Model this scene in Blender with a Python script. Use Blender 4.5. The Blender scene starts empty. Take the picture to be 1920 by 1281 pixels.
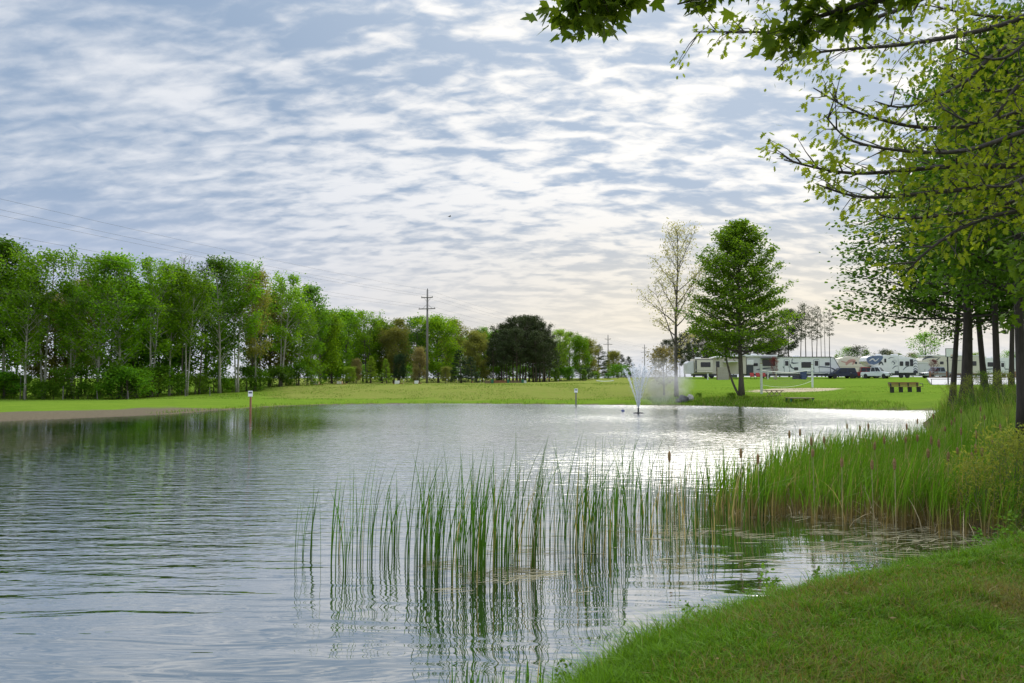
import bpy, bmesh, math, random
import numpy as np
from mathutils import Vector, Matrix
C = bpy.context.scene.collection
PI = math.pi
FPX, CZ = 1440.0, 2.1                      # focal length in photo pixels, eye height above the water
PITCH = math.atan(68.5 / FPX)
cP, sP = math.cos(PITCH), math.sin(PITCH)
R = random.Random(7)
NR = np.random.default_rng(11)


def at(px, py, Y):
    """world point seen at photo pixel (px, py), Y metres in front of the camera"""
    u, v = (px - 960) / FPX, (640.5 - py) / FPX
    s = Y / (cP - v * sP)
    return Vector((u * s, Y, CZ + (sP + v * cP) * s))


def on_water(px, py):
    v = (640.5 - py) / FPX
    s = -CZ / (sP + v * cP)
    return Vector(((px - 960) / FPX * s, s * (cP - v * sP), 0))


# ------------------------------------------------------------------ tagging
def tag(o, label=None, cat=None, group=None, kind=None):
    if label: o['label'] = label
    if cat: o['category'] = cat
    if group: o['group'] = group
    if kind: o['kind'] = kind
    return o


def empty(name, loc, rz=0, sc=(1, 1, 1)):
    o = bpy.data.objects.new(name, None)
    o.location, o.rotation_euler, o.scale = loc, (0, 0, rz), sc
    o.empty_display_size = .1
    C.objects.link(o)
    return o


def obj(name, me, parent=None, loc=None, rz=0, sc=None):
    o = bpy.data.objects.new(name, me)
    if parent: o.parent = parent
    if loc is not None: o.location = loc
    o.rotation_euler = (0, 0, rz)
    if sc is not None: o.scale = sc
    C.objects.link(o)
    return o


# ------------------------------------------------------------------ materials
def newmat(name):
    m = bpy.data.materials.new(name)
    m.use_nodes = True
    nt = m.node_tree
    nt.nodes.clear()
    out = nt.nodes.new('ShaderNodeOutputMaterial')
    def N(t, **k):
        n = nt.nodes.new('ShaderNode' + t)
        for a, b in k.items():
            if a[0] == 'i' and a[1:].isdigit(): n.inputs[int(a[1:])].default_value = b
            else: setattr(n, a, b)
        return n
    return m, nt, out, N, nt.links.new


def c4(c): return (c[0], c[1], c[2], 1)


def mixc(N, L, fac, a, b, mode='MIX'):
    n = N('Mix', data_type='RGBA', blend_type=mode)
    for i, x in ((0, fac), (6, a), (7, b)):
        if hasattr(x, 'is_linked'): L(x, n.inputs[i])
        elif i: n.inputs[i].default_value = c4(x)
        else: n.inputs[0].default_value = x
    return n.outputs[2]


def solid(name, col, rough=.6, var=.25, scale=6, metal=0, bump=0, col2=None, stretch=(1, 1, 1), spec=.5):
    """painted / wooden / stone surface with noise variation of its own colour"""
    m, nt, out, N, L = newmat(name)
    tc = N('TexCoord'); mp = N('Mapping'); mp.inputs['Scale'].default_value = stretch
    L(tc.outputs['Object'], mp.inputs[0])
    nz = N('TexNoise'); nz.inputs['Scale'].default_value = scale; nz.inputs['Detail'].default_value = 6; nz.inputs['Roughness'].default_value = .65
    L(mp.outputs[0], nz.inputs['Vector'])
    rp = N('ValToRGB'); rp.color_ramp.elements[0].position = .3; rp.color_ramp.elements[1].position = .7
    d = col2 or tuple(x * (1 - var) for x in col)
    rp.color_ramp.elements[0].color = c4(d); rp.color_ramp.elements[1].color = c4(tuple(min(1, x * (1 + var * .35)) for x in col))
    L(nz.outputs[0], rp.inputs[0])
    b = N('BsdfPrincipled'); b.inputs['Roughness'].default_value = rough; b.inputs['Metallic'].default_value = metal
    b.inputs['Specular IOR Level'].default_value = spec
    L(rp.outputs[0], b.inputs['Base Color'])
    if bump:
        bp = N('Bump'); bp.inputs['Strength'].default_value = 1; bp.inputs['Distance'].default_value = bump
        L(nz.outputs[0], bp.inputs['Height']); L(bp.outputs[0], b.inputs['Normal'])
    L(b.outputs[0], out.inputs[0])
    return m


def leafmat(name, col, col2, trans=.45, tcol=None, objvar=.3, rough=.55, spec=.06):
    """leaf: each leaf gets a colour between col and col2, each tree its own tone; light comes through"""
    m, nt, out, N, L = newmat(name)
    g = N('NewGeometry'); oi = N('ObjectInfo')
    base = mixc(N, L, g.outputs['Random Per Island'], col, col2)
    hs = N('HueSaturation')
    mr = N('MapRange'); mr.inputs['To Min'].default_value = 1 - objvar; mr.inputs['To Max'].default_value = 1 + objvar * .7
    L(oi.outputs['Random'], mr.inputs[0]); L(mr.outputs[0], hs.inputs['Value'])
    ml = N('Math', operation='MULTIPLY'); L(oi.outputs['Random'], ml.inputs[0]); ml.inputs[1].default_value = 7.31
    fr = N('Math', operation='FRACT'); L(ml.outputs[0], fr.inputs[0])
    m2 = N('MapRange'); m2.inputs['To Min'].default_value = .5 - .03 * objvar; m2.inputs['To Max'].default_value = .5 + .025 * objvar
    L(fr.outputs[0], m2.inputs[0]); L(m2.outputs[0], hs.inputs['Hue'])
    L(base, hs.inputs['Color'])
    b = N('BsdfPrincipled'); b.inputs['Roughness'].default_value = rough; b.inputs['Specular IOR Level'].default_value = spec
    L(hs.outputs[0], b.inputs['Base Color'])
    t = N('BsdfTranslucent')
    tc = mixc(N, L, 1.0, hs.outputs[0], tcol or (1.25, 1.2, .6), 'MULTIPLY')
    L(tc, t.inputs[0])
    mx = N('MixShader'); mx.inputs[0].default_value = trans
    L(b.outputs[0], mx.inputs[1]); L(t.outputs[0], mx.inputs[2]); L(mx.outputs[0], out.inputs[0])
    return m


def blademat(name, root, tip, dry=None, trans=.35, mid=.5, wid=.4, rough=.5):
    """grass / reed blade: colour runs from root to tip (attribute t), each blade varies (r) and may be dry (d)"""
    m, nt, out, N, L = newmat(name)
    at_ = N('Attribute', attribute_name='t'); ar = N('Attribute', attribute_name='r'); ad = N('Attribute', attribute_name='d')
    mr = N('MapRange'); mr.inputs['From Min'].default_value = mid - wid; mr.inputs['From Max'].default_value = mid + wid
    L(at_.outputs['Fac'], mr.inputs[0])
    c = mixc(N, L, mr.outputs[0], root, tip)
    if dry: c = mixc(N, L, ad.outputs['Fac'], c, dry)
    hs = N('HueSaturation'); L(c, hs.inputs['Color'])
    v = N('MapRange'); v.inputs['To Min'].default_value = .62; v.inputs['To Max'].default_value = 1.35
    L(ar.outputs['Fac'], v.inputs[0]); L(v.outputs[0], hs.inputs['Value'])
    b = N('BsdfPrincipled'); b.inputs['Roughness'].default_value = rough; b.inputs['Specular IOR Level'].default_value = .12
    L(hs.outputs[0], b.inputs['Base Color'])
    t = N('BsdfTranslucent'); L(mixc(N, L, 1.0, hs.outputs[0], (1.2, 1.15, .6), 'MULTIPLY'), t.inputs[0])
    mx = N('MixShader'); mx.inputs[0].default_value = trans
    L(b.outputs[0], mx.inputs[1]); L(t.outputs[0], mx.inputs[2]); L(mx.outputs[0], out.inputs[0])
    return m


# ------------------------------------------------------------------ mesh helpers
def np_mesh(name, V, Fc, mat, attrs=None, smooth=False):
    """V (n,3), Fc (m,k): one mesh of m k-gons"""
    me = bpy.data.meshes.new(name)
    V = np.ascontiguousarray(V, dtype=np.float32); Fc = np.ascontiguousarray(Fc, dtype=np.int32)
    k = Fc.shape[1]
    me.vertices.add(len(V)); me.vertices.foreach_set('co', V.ravel())
    me.loops.add(Fc.size); me.loops.foreach_set('vertex_index', Fc.ravel())
    me.polygons.add(len(Fc)); me.polygons.foreach_set('loop_start', np.arange(len(Fc), dtype=np.int32) * k)
    if smooth: me.polygons.foreach_set('use_smooth', np.ones(len(Fc), dtype=bool))
    for a, vals in (attrs or {}).items():
        x = me.attributes.new(a, 'FLOAT', 'POINT'); x.data.foreach_set('value', np.ascontiguousarray(vals, dtype=np.float32))
    me.update(calc_edges=True)
    me.materials.append(mat)
    return me


class MB:
    """collects boxes, tubes, prisms ... into one mesh"""
    def __init__(s): s.v, s.f = [], []
    def add(s, vs, fs):
        o = len(s.v); s.v += [tuple(x) for x in vs]; s.f += [tuple(i + o for i in f) for f in fs]; return s
    def box(s, a, b, m=None):
        (x0, y0, z0), (x1, y1, z1) = a, b
        vs = [Vector(p) for p in ((x0, y0, z0), (x1, y0, z0), (x1, y1, z0), (x0, y1, z0), (x0, y0, z1), (x1, y0, z1), (x1, y1, z1), (x0, y1, z1))]
        if m is not None: vs = [m @ p for p in vs]
        return s.add(vs, [(0, 3, 2, 1), (4, 5, 6, 7), (0, 1, 5, 4), (1, 2, 6, 5), (2, 3, 7, 6), (3, 0, 4, 7)])
    def tube(s, pts, r, n=6, cap=True):
        pts = [Vector(p) for p in pts]; rs = r if isinstance(r, (list, tuple)) else [r] * len(pts)
        vs, fs = [], []
        ref = Vector((.31, .17, .93))
        for i, p in enumerate(pts):
            d = (pts[min(i + 1, len(pts) - 1)] - pts[max(i - 1, 0)])
            d = d.normalized() if d.length > 1e-9 else Vector((0, 0, 1))
            q = ref if abs(d.dot(ref)) < .95 else Vector((1, 0, 0))
            a = d.cross(q).normalized(); b = d.cross(a)
            vs += [p + (a * math.cos(2 * PI * k / n) + b * math.sin(2 * PI * k / n)) * rs[i] for k in range(n)]
        for i in range(len(pts) - 1):
            for k in range(n):
                k2 = (k + 1) % n
                fs.append((i * n + k, i * n + k2, (i + 1) * n + k2, (i + 1) * n + k))
        if cap:
            fs.append(tuple(range(n)[::-1])); fs.append(tuple((len(pts) - 1) * n + k for k in range(n)))
        return s.add(vs, fs)
    def prism(s, prof, y0, y1, m=None):
        """polygon in (x,z) extruded along y"""
        n = len(prof)
        vs = [Vector((x, y0, z)) for x, z in prof] + [Vector((x, y1, z)) for x, z in prof]
        if m is not None: vs = [m @ p for p in vs]
        return s.add(vs, [tuple(range(n)), tuple(range(n, 2 * n))[::-1]] + [(i, i + n, (i + 1) % n + n, (i + 1) % n) for i in range(n)])
    def lathe(s, prof, c=(0, 0, 0), n=12, axis='z'):
        vs, fs = [], []
        for r, h in prof:
            for k in range(n):
                a = 2 * PI * k / n
                p = (r * math.cos(a), r * math.sin(a), h) if axis == 'z' else (r * math.cos(a), h, r * math.sin(a))
                vs.append((p[0] + c[0], p[1] + c[1], p[2] + c[2]))
        for i in range(len(prof) - 1):
            for k in range(n):
                k2 = (k + 1) % n; fs.append((i * n + k, i * n + k2, (i + 1) * n + k2, (i + 1) * n + k))
        fs.append(tuple(range(n))[::-1]); fs.append(tuple((len(prof) - 1) * n + k for k in range(n)))
        return s.add(vs, fs)
    def mesh(s, name, mat, bevel=0, smooth=False):
        me = bpy.data.meshes.new(name)
        me.from_pydata(s.v, [], s.f)
        bm = bmesh.new(); bm.from_mesh(me)
        bmesh.ops.recalc_face_normals(bm, faces=bm.faces)
        if bevel:
            es = [e for e in bm.edges if len(e.link_faces) == 2 and e.calc_face_angle(0) > .5]
            bmesh.ops.bevel(bm, geom=es, offset=bevel, segments=2, affect='EDGES', clamp_overlap=True)
        bm.to_mesh(me); bm.free()
        if smooth:
            me.polygons.foreach_set('use_smooth', [True] * len(me.polygons))
        me.materials.append(mat)
        return me
    def build(s, name, mat, parent=None, bevel=0, smooth=False, loc=None, rz=0):
        return obj(name, s.mesh(name, mat, bevel, smooth), parent, loc, rz)


def vnoise(x, y, seed=0):
    """value noise 0..1 on numpy arrays"""
    x, y = np.asarray(x, float), np.asarray(y, float)
    xi, yi = np.floor(x).astype(np.int64), np.floor(y).astype(np.int64)
    fx, fy = x - xi, y - yi
    fx, fy = fx * fx * (3 - 2 * fx), fy * fy * (3 - 2 * fy)
    def h(a, b):
        n = (a * 374761393 + b * 668265263 + seed * 974634533) & 0x7fffffff
        n = ((n ^ (n >> 13)) * 1274126177) & 0x7fffffff
        return ((n ^ (n >> 16)) & 0xffff) / 65535.0
    return (h(xi, yi) * (1 - fx) + h(xi + 1, yi) * fx) * (1 - fy) + (h(xi, yi + 1) * (1 - fx) + h(xi + 1, yi + 1) * fx) * fy


def fbm(x, y, seed=0, o=4):
    t, a, n = 0, .5, 0
    for i in range(o):
        t = t + a * vnoise(x * 2 ** i, y * 2 ** i, seed + i); n += a; a *= .5
    return t / n


def sstep(a, b, x):
    t = np.clip((np.asarray(x, float) - a) / (b - a), 0, 1)
    return t * t * (3 - 2 * t)


def catmull(P, n=6, closed=False):
    P = [Vector(p) for p in P]; out = []
    m = len(P)
    for i in range(m if closed else m - 1):
        if closed: a, b, c, d = P[(i - 1) % m], P[i], P[(i + 1) % m], P[(i + 2) % m]
        else: a, b, c, d = P[max(i - 1, 0)], P[i], P[i + 1], P[min(i + 2, m - 1)]
        for k in range(n):
            t = k / n
            out.append(.5 * (2 * b + (c - a) * t + (2 * a - 5 * b + 4 * c - d) * t * t + (3 * b - a - 3 * c + d) * t ** 3))
    if not closed: out.append(P[-1])
    return out
# ================================================================== SKY, SUN, CAMERA
SUN_AZ, SUN_EL = math.radians(27), math.radians(41)
sundir = Vector((math.sin(SUN_AZ) * math.cos(SUN_EL), math.cos(SUN_AZ) * math.cos(SUN_EL), math.sin(SUN_EL)))


def make_world():
    w = bpy.data.worlds.new('World'); bpy.context.scene.world = w
    w.use_nodes = True
    nt = w.node_tree; nt.nodes.clear()
    L = nt.links.new
    def N(t, **k):
        n = nt.nodes.new('ShaderNode' + t)
        for a, b in k.items(): setattr(n, a, b)
        return n
    def M(op, a, b=None, c=None, clamp=False):
        n = N('Math', operation=op, use_clamp=clamp)
        for i, x in enumerate((a, b, c)):
            if x is None: continue
            if hasattr(x, 'is_linked'): L(x, n.inputs[i])
            else: n.inputs[i].default_value = x
        return n.outputs[0]
    def ramp(x, a, b, lo=0., hi=1., mode='SMOOTHSTEP'):
        n = N('MapRange', interpolation_type=mode); L(x, n.inputs[0])
        for i, q in enumerate((a, b, lo, hi)): n.inputs[i + 1].default_value = q
        return n.outputs[0]
    def mix(f, a, b):
        n = N('Mix', data_type='RGBA')
        if hasattr(f, 'is_linked'): L(f, n.inputs[0])
        else: n.inputs[0].default_value = f
        for i, x in ((6, a), (7, b)):
            if hasattr(x, 'is_linked'): L(x, n.inputs[i])
            else: n.inputs[i].default_value = c4(x)
        return n.outputs[2]
    tc = N('TexCoord'); D = tc.outputs['Generated']
    sep = N('SeparateXYZ'); L(D, sep.inputs[0])
    x, y, z = sep.outputs
    zz = M('ADD', M('MAXIMUM', z, 0.0), .30)
    u, v = M('DIVIDE', x, zz), M('DIVIDE', y, zz)
    cb = N('CombineXYZ'); L(u, cb.inputs[0]); L(v, cb.inputs[1])
    def noise(scale, detail, rough, dist=0, rot=0, st=(1, 1, 1), off=(0, 0, 0), vec=None):
        mp = N('Mapping'); mp.inputs['Rotation'].default_value = (0, 0, rot); mp.inputs['Scale'].default_value = st; mp.inputs['Location'].default_value = off
        L(vec or cb.outputs[0], mp.inputs[0])
        n = N('TexNoise'); n.inputs['Scale'].default_value = scale; n.inputs['Detail'].default_value = detail
        n.inputs['Roughness'].default_value = rough; n.inputs['Distortion'].default_value = dist
        L(mp.outputs[0], n.inputs['Vector'])
        return n.outputs[0]
    big = noise(1.15, 3, .5, .4, .5, (1, .8, 1), (3.1, 1.7, 0))            # broad banks of cloud
    mid = noise(5.0, 3, .5, .5, .75, (.6, 1.35, 1), (.4, 5.2, 0))
    cell = noise(16, 2.5, .45, .4, .75, (.62, 1.35, 1), (2.2, .3, 0))      # altocumulus puffs
    fine = noise(36, 5, .62, .4, .75, (.7, 1.3, 1), (7.2, 2.3, 0))
    # puffs are crisp on the right half, smeared into a sheet on the left
    az = M('DIVIDE', x, M('MAXIMUM', y, .05))
    crisp = ramp(az, -.6, .1, .42, 1.05)
    c0 = M('ADD', M('MULTIPLY', M('SUBTRACT', cell, .5), 1.75), M('MULTIPLY', M('SUBTRACT', fine, .5), .75))
    c1 = M('MULTIPLY', c0, crisp)
    th = M('ADD', M('ADD', M('MULTIPLY', M('SUBTRACT', big, .5), .62), M('MULTIPLY', M('SUBTRACT', mid, .5), .85)), c1)
    def gauss(a, a0, aw, b, b0, bw):
        p = M('POWER', M('ABSOLUTE', M('DIVIDE', M('SUBTRACT', a, a0), aw)), 2.0); q = M('POWER', M('ABSOLUTE', M('DIVIDE', M('SUBTRACT', b, b0), bw)), 2.0)
        return M('EXPONENT', M('MULTIPLY', M('ADD', p, q), -1.0))
    th = M('SUBTRACT', th, M('MULTIPLY', gauss(az, -.28, .30, z, .26, .08), .13))   # the bright bank at centre left
    th = M('ADD', th, M('MULTIPLY', gauss(az, -.35, .45, z, .42, .09), .22))        # greyer sheet high at left
    th = M('ADD', th, M('MULTIPLY', gauss(az, -.55, .25, z, .18, .06), .12))
    thick = ramp(th, -.36, .30)                                            # 0 thin and bright, 1 thick and grey-blue
    # glow of the veiled sun
    sd = N('VectorMath', operation='DOT_PRODUCT'); L(D, sd.inputs[0]); sd.inputs[1].default_value = sundir
    glow = ramp(sd.outputs['Value'], .66, .97)
    bright = mix(glow, (.70, .725, .77), (.98, .95, .90))
    dark = mix(glow, (.27, .365, .51), (.45, .53, .645))
    cloud = mix(thick, bright, dark)
    # low band: warm, smooth, paler towards the right
    low = ramp(z, .04, .26, 1.0, 0.0)
    warm = mix(ramp(az, -.6, .25), (.52, .57, .70), (.86, .77, .61))
    warm2 = mix(ramp(z, .0, .075), (.66, .68, .73), warm)
    lowmix = M('MULTIPLY', low, .80)
    cloud = mix(lowmix, cloud, warm2)
    sky = N('TexSky', sky_type='NISHITA'); sky.sun_disc = False
    sky.sun_elevation, sky.sun_rotation = SUN_EL, SUN_AZ
    sk = N('Mix', data_type='RGBA', blend_type='MULTIPLY'); sk.inputs[0].default_value = 1
    L(sky.outputs[0], sk.inputs[6]); sk.inputs[7].default_value = (.1, .1, .1, 1)
    # small holes of clear blue where the layer is thinnest
    hole = M('MULTIPLY', ramp(th, -.62, -.74, 0., 1.), ramp(z, .2, .3))
    final = mix(M('MULTIPLY', hole, .8), cloud, sk.outputs[2])
    # brightness added to the unseen upper sky, lifting the light on foliage and lawn
    up = ramp(z, .42, .80, 1.0, ZENITH_BOOST)
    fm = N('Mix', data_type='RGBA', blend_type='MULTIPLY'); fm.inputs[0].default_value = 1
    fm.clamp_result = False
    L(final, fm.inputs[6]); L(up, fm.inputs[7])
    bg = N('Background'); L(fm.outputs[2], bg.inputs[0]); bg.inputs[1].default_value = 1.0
    L(bg.outputs[0], N('OutputWorld').inputs[0])


ZENITH_BOOST = 3.0
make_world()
sl = bpy.data.lights.new('sun', 'SUN'); sl.energy = 2.4; sl.angle = math.radians(40); sl.color = (1, .93, .82)
so = bpy.data.objects.new('sun', sl); C.objects.link(so)
so.rotation_euler = (-sundir).to_track_quat('-Z', 'Y').to_euler()

cam = bpy.data.cameras.new('camera'); co = bpy.data.objects.new('camera', cam); C.objects.link(co)
cam.sensor_width = 36; cam.lens = 36 * FPX / 1920; cam.clip_start = .05; cam.clip_end = 4000
co.location = (0, 0, CZ); co.rotation_euler = (PI / 2 + PITCH, 0, 0)
sc = bpy.context.scene; sc.camera = co
sc.view_settings.view_transform = 'Standard'; sc.view_settings.look = 'None'; sc.view_settings.gamma = 1
sc.view_settings.exposure = .2
sc.cycles.max_bounces = 7; sc.cycles.diffuse_bounces = 3; sc.cycles.glossy_bounces = 3; sc.cycles.transmission_bounces = 4
sc.cycles.sample_clamp_indirect = 4
sc.cycles.use_denoising = True

# ================================================================== POND AND GROUND
pond_px = [(0, 790), (180, 783), (330, 776), (430, 768), (520, 762), (640, 758.5), (800, 757), (930, 757.5), (1080, 759), (1200, 760),
           (1300, 760.5), (1400, 763), (1520, 766), (1640, 769)]
POND = [on_water(*p) for p in pond_px]
POND += [Vector(p + (0,)) for p in [(27.5, 49), (24.2, 43), (19.8, 37), (16.2, 30), (13.8, 25.5), (12.6, 20.8), (11.1, 17.2), (10, 14.2), (8.6, 11.5), (6.6, 9.4), (4.3, 8.0), (2.75, 7.25),
         (1.8, 6.55), (1.1, 5.9), (.45, 5.2), (-.2, 4.1), (-2.4, 2.2), (-7, -.5), (-16, -4), (-27, -1), (-33, 9), (-32, 24), (-28.5, 33)]]
POND = catmull(POND, 4, True)
PX = np.array([(p.x, p.y) for p in POND])


def shore_dist(x, y):
    """signed distance to the shoreline, positive on land"""
    x, y = np.atleast_1d(np.asarray(x, float)), np.atleast_1d(np.asarray(y, float))
    d2 = np.full(x.shape, 1e18); inside = np.zeros(x.shape, bool)
    n = len(PX)
    for i in range(n):
        ax, ay = PX[i]; bx, by = PX[(i + 1) % n]
        ex, ey = bx - ax, by - ay
        t = np.clip(((x - ax) * ex + (y - ay) * ey) / (ex * ex + ey * ey + 1e-12), 0, 1)
        d2 = np.minimum(d2, (x - ax - t * ex) ** 2 + (y - ay - t * ey) ** 2)
        c = ((ay > y) != (by > y)) & (x < (bx - ax) * (y - ay) / (by - ay + 1e-15) + ax)
        inside ^= c
    return np.where(inside, -1, 1) * np.sqrt(d2)


ctrl = [at(*p) for p in [
    (0, 750, 66), (200, 749, 67), (400, 743, 74), (0, 768, 46), (250, 766, 50), (-300, 750, 62), (-600, 760, 45),
    (480, 735, 86), (560, 724, 90), (640, 721.5, 95), (800, 720.5, 98), (1000, 720, 100), (1150, 719, 100), (1240, 716, 100),
    (560, 748, 68), (700, 749, 69), (900, 750, 69), (1080, 750, 69), (1200, 751, 67), (430, 741, 76),
    (800, 719, 116), (1000, 717.5, 130), (560, 720, 112), (1140, 715, 235), (300, 738, 86), (100, 741, 80), (650, 718, 130), (1000, 714, 180),
    (1290, 745, 63), (1390, 743, 62), (1428, 738, 66), (1523, 727, 83), (1698, 735, 60), (1300, 728, 82), (1600, 720, 95), (1600, 713, 112),
    (1450, 712, 112), (1320, 713, 112), (1560, 750, 56), (1650, 752, 56), (1720, 748, 55), (1750, 722, 80), (1850, 718, 90), (1950, 722, 80), (1780, 710, 112),
    (1250, 709, 128), (1400, 709, 128), (1560, 709, 128), (1700, 709, 128), (1850, 709, 128), (1500, 707, 160), (1300, 707, 160), (1700, 707, 160), (1950, 708, 140),
    (1912, 770, 18), (1812, 748, 31), (1860, 748, 28), (1835, 740, 36), (2100, 765, 22), (2100, 735, 40), (2300, 790, 14), (1790, 738, 50)]]
ctrl += [Vector(p) for p in [(2, 3, .46), (0, 0, .45), (5, 6, .5), (3, 5, .47), (7, 7.5, .7), (10, 10, 1.0), (4, -3, .5), (12, 12, 1.15), (14, 5, 1.0), (-3, -5, .4), (-20, -15, .5), (30, 0, 1.2),
                             (-40, 10, .5), (-45, 40, .45), (40, 30, 1.4), (50, 70, 1.5), (-60, 80, .8), (-50, 120, 1.2), (80, 120, 2.1),
                             (-100, 300, 1.3), (100, 300, 2.2), (0, 600, 1.5), (300, 600, 2), (-300, 600, 1.3), (-250, 50, .8), (250, 50, 1.8), (0, -60, .6)]]
CT = np.array([tuple(c) for c in ctrl])


def ground_z(x, y, sd=None):
    x, y = np.atleast_1d(np.asarray(x, float)), np.atleast_1d(np.asarray(y, float))
    if sd is None: sd = shore_dist(x, y)
    wz = np.zeros(x.shape); ws = np.zeros(x.shape)
    for cx, cy, cz in CT:
        s = 1 + .045 * (abs(cx) + abs(cy))
        w = 1 / (((x - cx) ** 2 + (y - cy) ** 2) / (s * s) + .15) ** 1.7
        wz += w * cz; ws += w
    t = wz / ws
    r = np.hypot(x, y)
    ramp = 1.1 + sstep(9, 40, r) * 4.5 * (1 - .75 * (sstep(8, 12, x) * sstep(44, 36, y)))
    k = sstep(0, 1, np.clip(sd / ramp, 0, 1) ** .62)
    lip = .10 * sstep(-.02, .25, sd) * (1 - sstep(25, 50, r) * .6)
    z = np.where(sd > 0, np.maximum(t * k, lip), np.maximum(-.9, sd * .45))
    bumps = (fbm(x * .7, y * .7, 3) - .5) * .10 * np.clip(sd, 0, 1) + (fbm(x * .08, y * .08, 9, 3) - .5) * .3 * np.clip((sd - 4) / 10, 0, 1) * sstep(60, 130, r) * 0
    return z + bumps


def gz(x, y): return float(ground_z(x, y)[0])


def grow_axis(core, out, n):
    a = list(core); step = core[1] - core[0]; lo, hi = [], []
    q = (out[0] / step) ** (1 / n)
    p, s = core[0], step
    while p > -out[1]: s *= 1.22; p -= s; lo.append(p)
    p, s = core[-1], step
    while p < out[2]: s *= 1.22; p += s; hi.append(p)
    return np.array(lo[::-1] + a + hi)


GX = grow_axis(np.arange(-46, 60, .5), (50, 1600, 1600), 12)
GY = np.concatenate([grow_axis(np.arange(-6, 30, .3), (50, 300, 30.1), 10)[:-1], np.arange(30, 132, .6)])
ys = list(GY); s = .6
while ys[-1] < 2600: s *= 1.2; ys.append(ys[-1] + s)
GY = np.array(ys)
gx, gy = np.meshgrid(GX, GY)
gx, gy = gx.ravel(), gy.ravel()
gsd = shore_dist(gx, gy)
gzv = ground_z(gx, gy, gsd)
nx, ny = len(GX), len(GY)
ii = (np.arange(ny - 1)[:, None] * nx + np.arange(nx - 1)[None, :]).ravel()
faces = np.stack([ii, ii + 1, ii + nx + 1, ii + nx], 1)
# surface kinds: bare mud along the left shore, sandy court, drier mown field
pxs = gx / np.maximum(gy, 1) * FPX + 960
n1 = fbm(gx * .9, gy * .9, 21)
n2 = fbm(gx * .25, gy * .25, 31)
mudw = 5.8 * sstep(460, 250, pxs) * sstep(-400, 0, pxs + 300) + .35
mud = sstep(1.0, .72, gsd / mudw + (n1 - .5) * .5) * (gy > 26) * (gsd > -1.5)
mud = np.maximum(mud, sstep(.45, .1, gsd) * (gy < 26) * .9)
vc = at(1492, 731.5, 73)
el = np.hypot((gx - vc.x) / 4.6, (gy - vc.y - (gx - vc.x) * .3) / 3.6)
sand = sstep(1.1, .9, el + (n1 - .5) * .35)
berm = sstep(66, 72, gy + (n2 - .5) * 8) * sstep(1310, 1230, pxs) * sstep(470, 560, pxs + (n2 - .5) * 80)
drynear = np.exp(-(((gx - 4.3) / 2.4) ** 2 + ((gy - 4.9) / 1.5) ** 2)) * 1.1
dry = np.clip(berm * (.8 + n1 * .5) + np.where(gy < 25, np.clip(drynear * (.2 + 1.6 * n1), 0, 1), 0) + sstep(30, 17, np.hypot(gx - 20, gy - 30)) * .3 * n1, 0, 1)


def ground_material():
    m, nt, out, N, L = newmat('ground')
    tc = N('TexCoord')
    def noise(sc, det, st=(1, 1, 1)):
        mp = N('Mapping'); mp.inputs['Scale'].default_value = st; L(tc.outputs['Object'], mp.inputs[0])
        n = N('TexNoise'); n.inputs['Scale'].default_value = sc; n.inputs['Detail'].default_value = det; n.inputs['Roughness'].default_value = .7
        L(mp.outputs[0], n.inputs['Vector']); return n.outputs[0]
    a = lambda s: N('Attribute', attribute_name=s).outputs['Fac']
    def rmp(x, p0, p1, c0, c1):
        r = N('ValToRGB'); r.color_ramp.elements[0].position = p0; r.color_ramp.elements[1].position = p1
        r.color_ramp.elements[0].color = c4(c0); r.color_ramp.elements[1].color = c4(c1); L(x, r.inputs[0]); return r.outputs[0]
    n_f, n_m, n_b = noise(7, 10), noise(.7, 6, (.5, 1.6, 1)), noise(.14, 4, (.4, 1.8, 1))
    g = mixc(N, L, n_f, (.075, .140, .014), (.135, .225, .026))
    g2 = mixc(N, L, n_f, (.11, .175, .018), (.17, .255, .032))
    g = mixc(N, L, rmp(n_m, .35, .65, (0, 0, 0), (1, 1, 1)), g, g2)
    g = mixc(N, L, rmp(n_b, .42, .62, (0, 0, 0), (.22, .22, .22)), g, (.17, .25, .025))
    dr = mixc(N, L, n_f, (.145, .165, .03), (.245, .235, .075))
    dm = N('Math', operation='MULTIPLY'); L(a('dry'), dm.inputs[0]); L(rmp(noise(2.2, 6, (.5, 1.2, 1)), .34, .62, (.35, .35, .35), (1, 1, 1)), dm.inputs[1])
    c = mixc(N, L, dm.outputs[0], g, dr)
    md = mixc(N, L, n_f, (.085, .068, .045), (.20, .17, .115))
    c = mixc(N, L, a('mud'), c, md)
    c = mixc(N, L, a('sand'), c, mixc(N, L, n_f, (.36, .30, .19), (.5, .43, .29)))
    b = N('BsdfPrincipled'); b.inputs['Roughness'].default_value = 1; b.inputs['Specular IOR Level'].default_value = 0
    L(c, b.inputs['Base Color'])
    bp = N('Bump'); bp.inputs['Distance'].default_value = .12; L(n_f, bp.inputs['Height']); L(bp.outputs[0], b.inputs['Normal'])
    L(b.outputs[0], out.inputs[0])
    return m


gm = np_mesh('ground', np.stack([gx, gy, gzv], 1), faces, ground_material(), {'dry': dry, 'mud': mud, 'sand': sand}, smooth=True)
tag(obj('ground', gm), kind='structure', label='grassy ground around the pond with mown lawn, bare mud strip and raised field')


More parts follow.
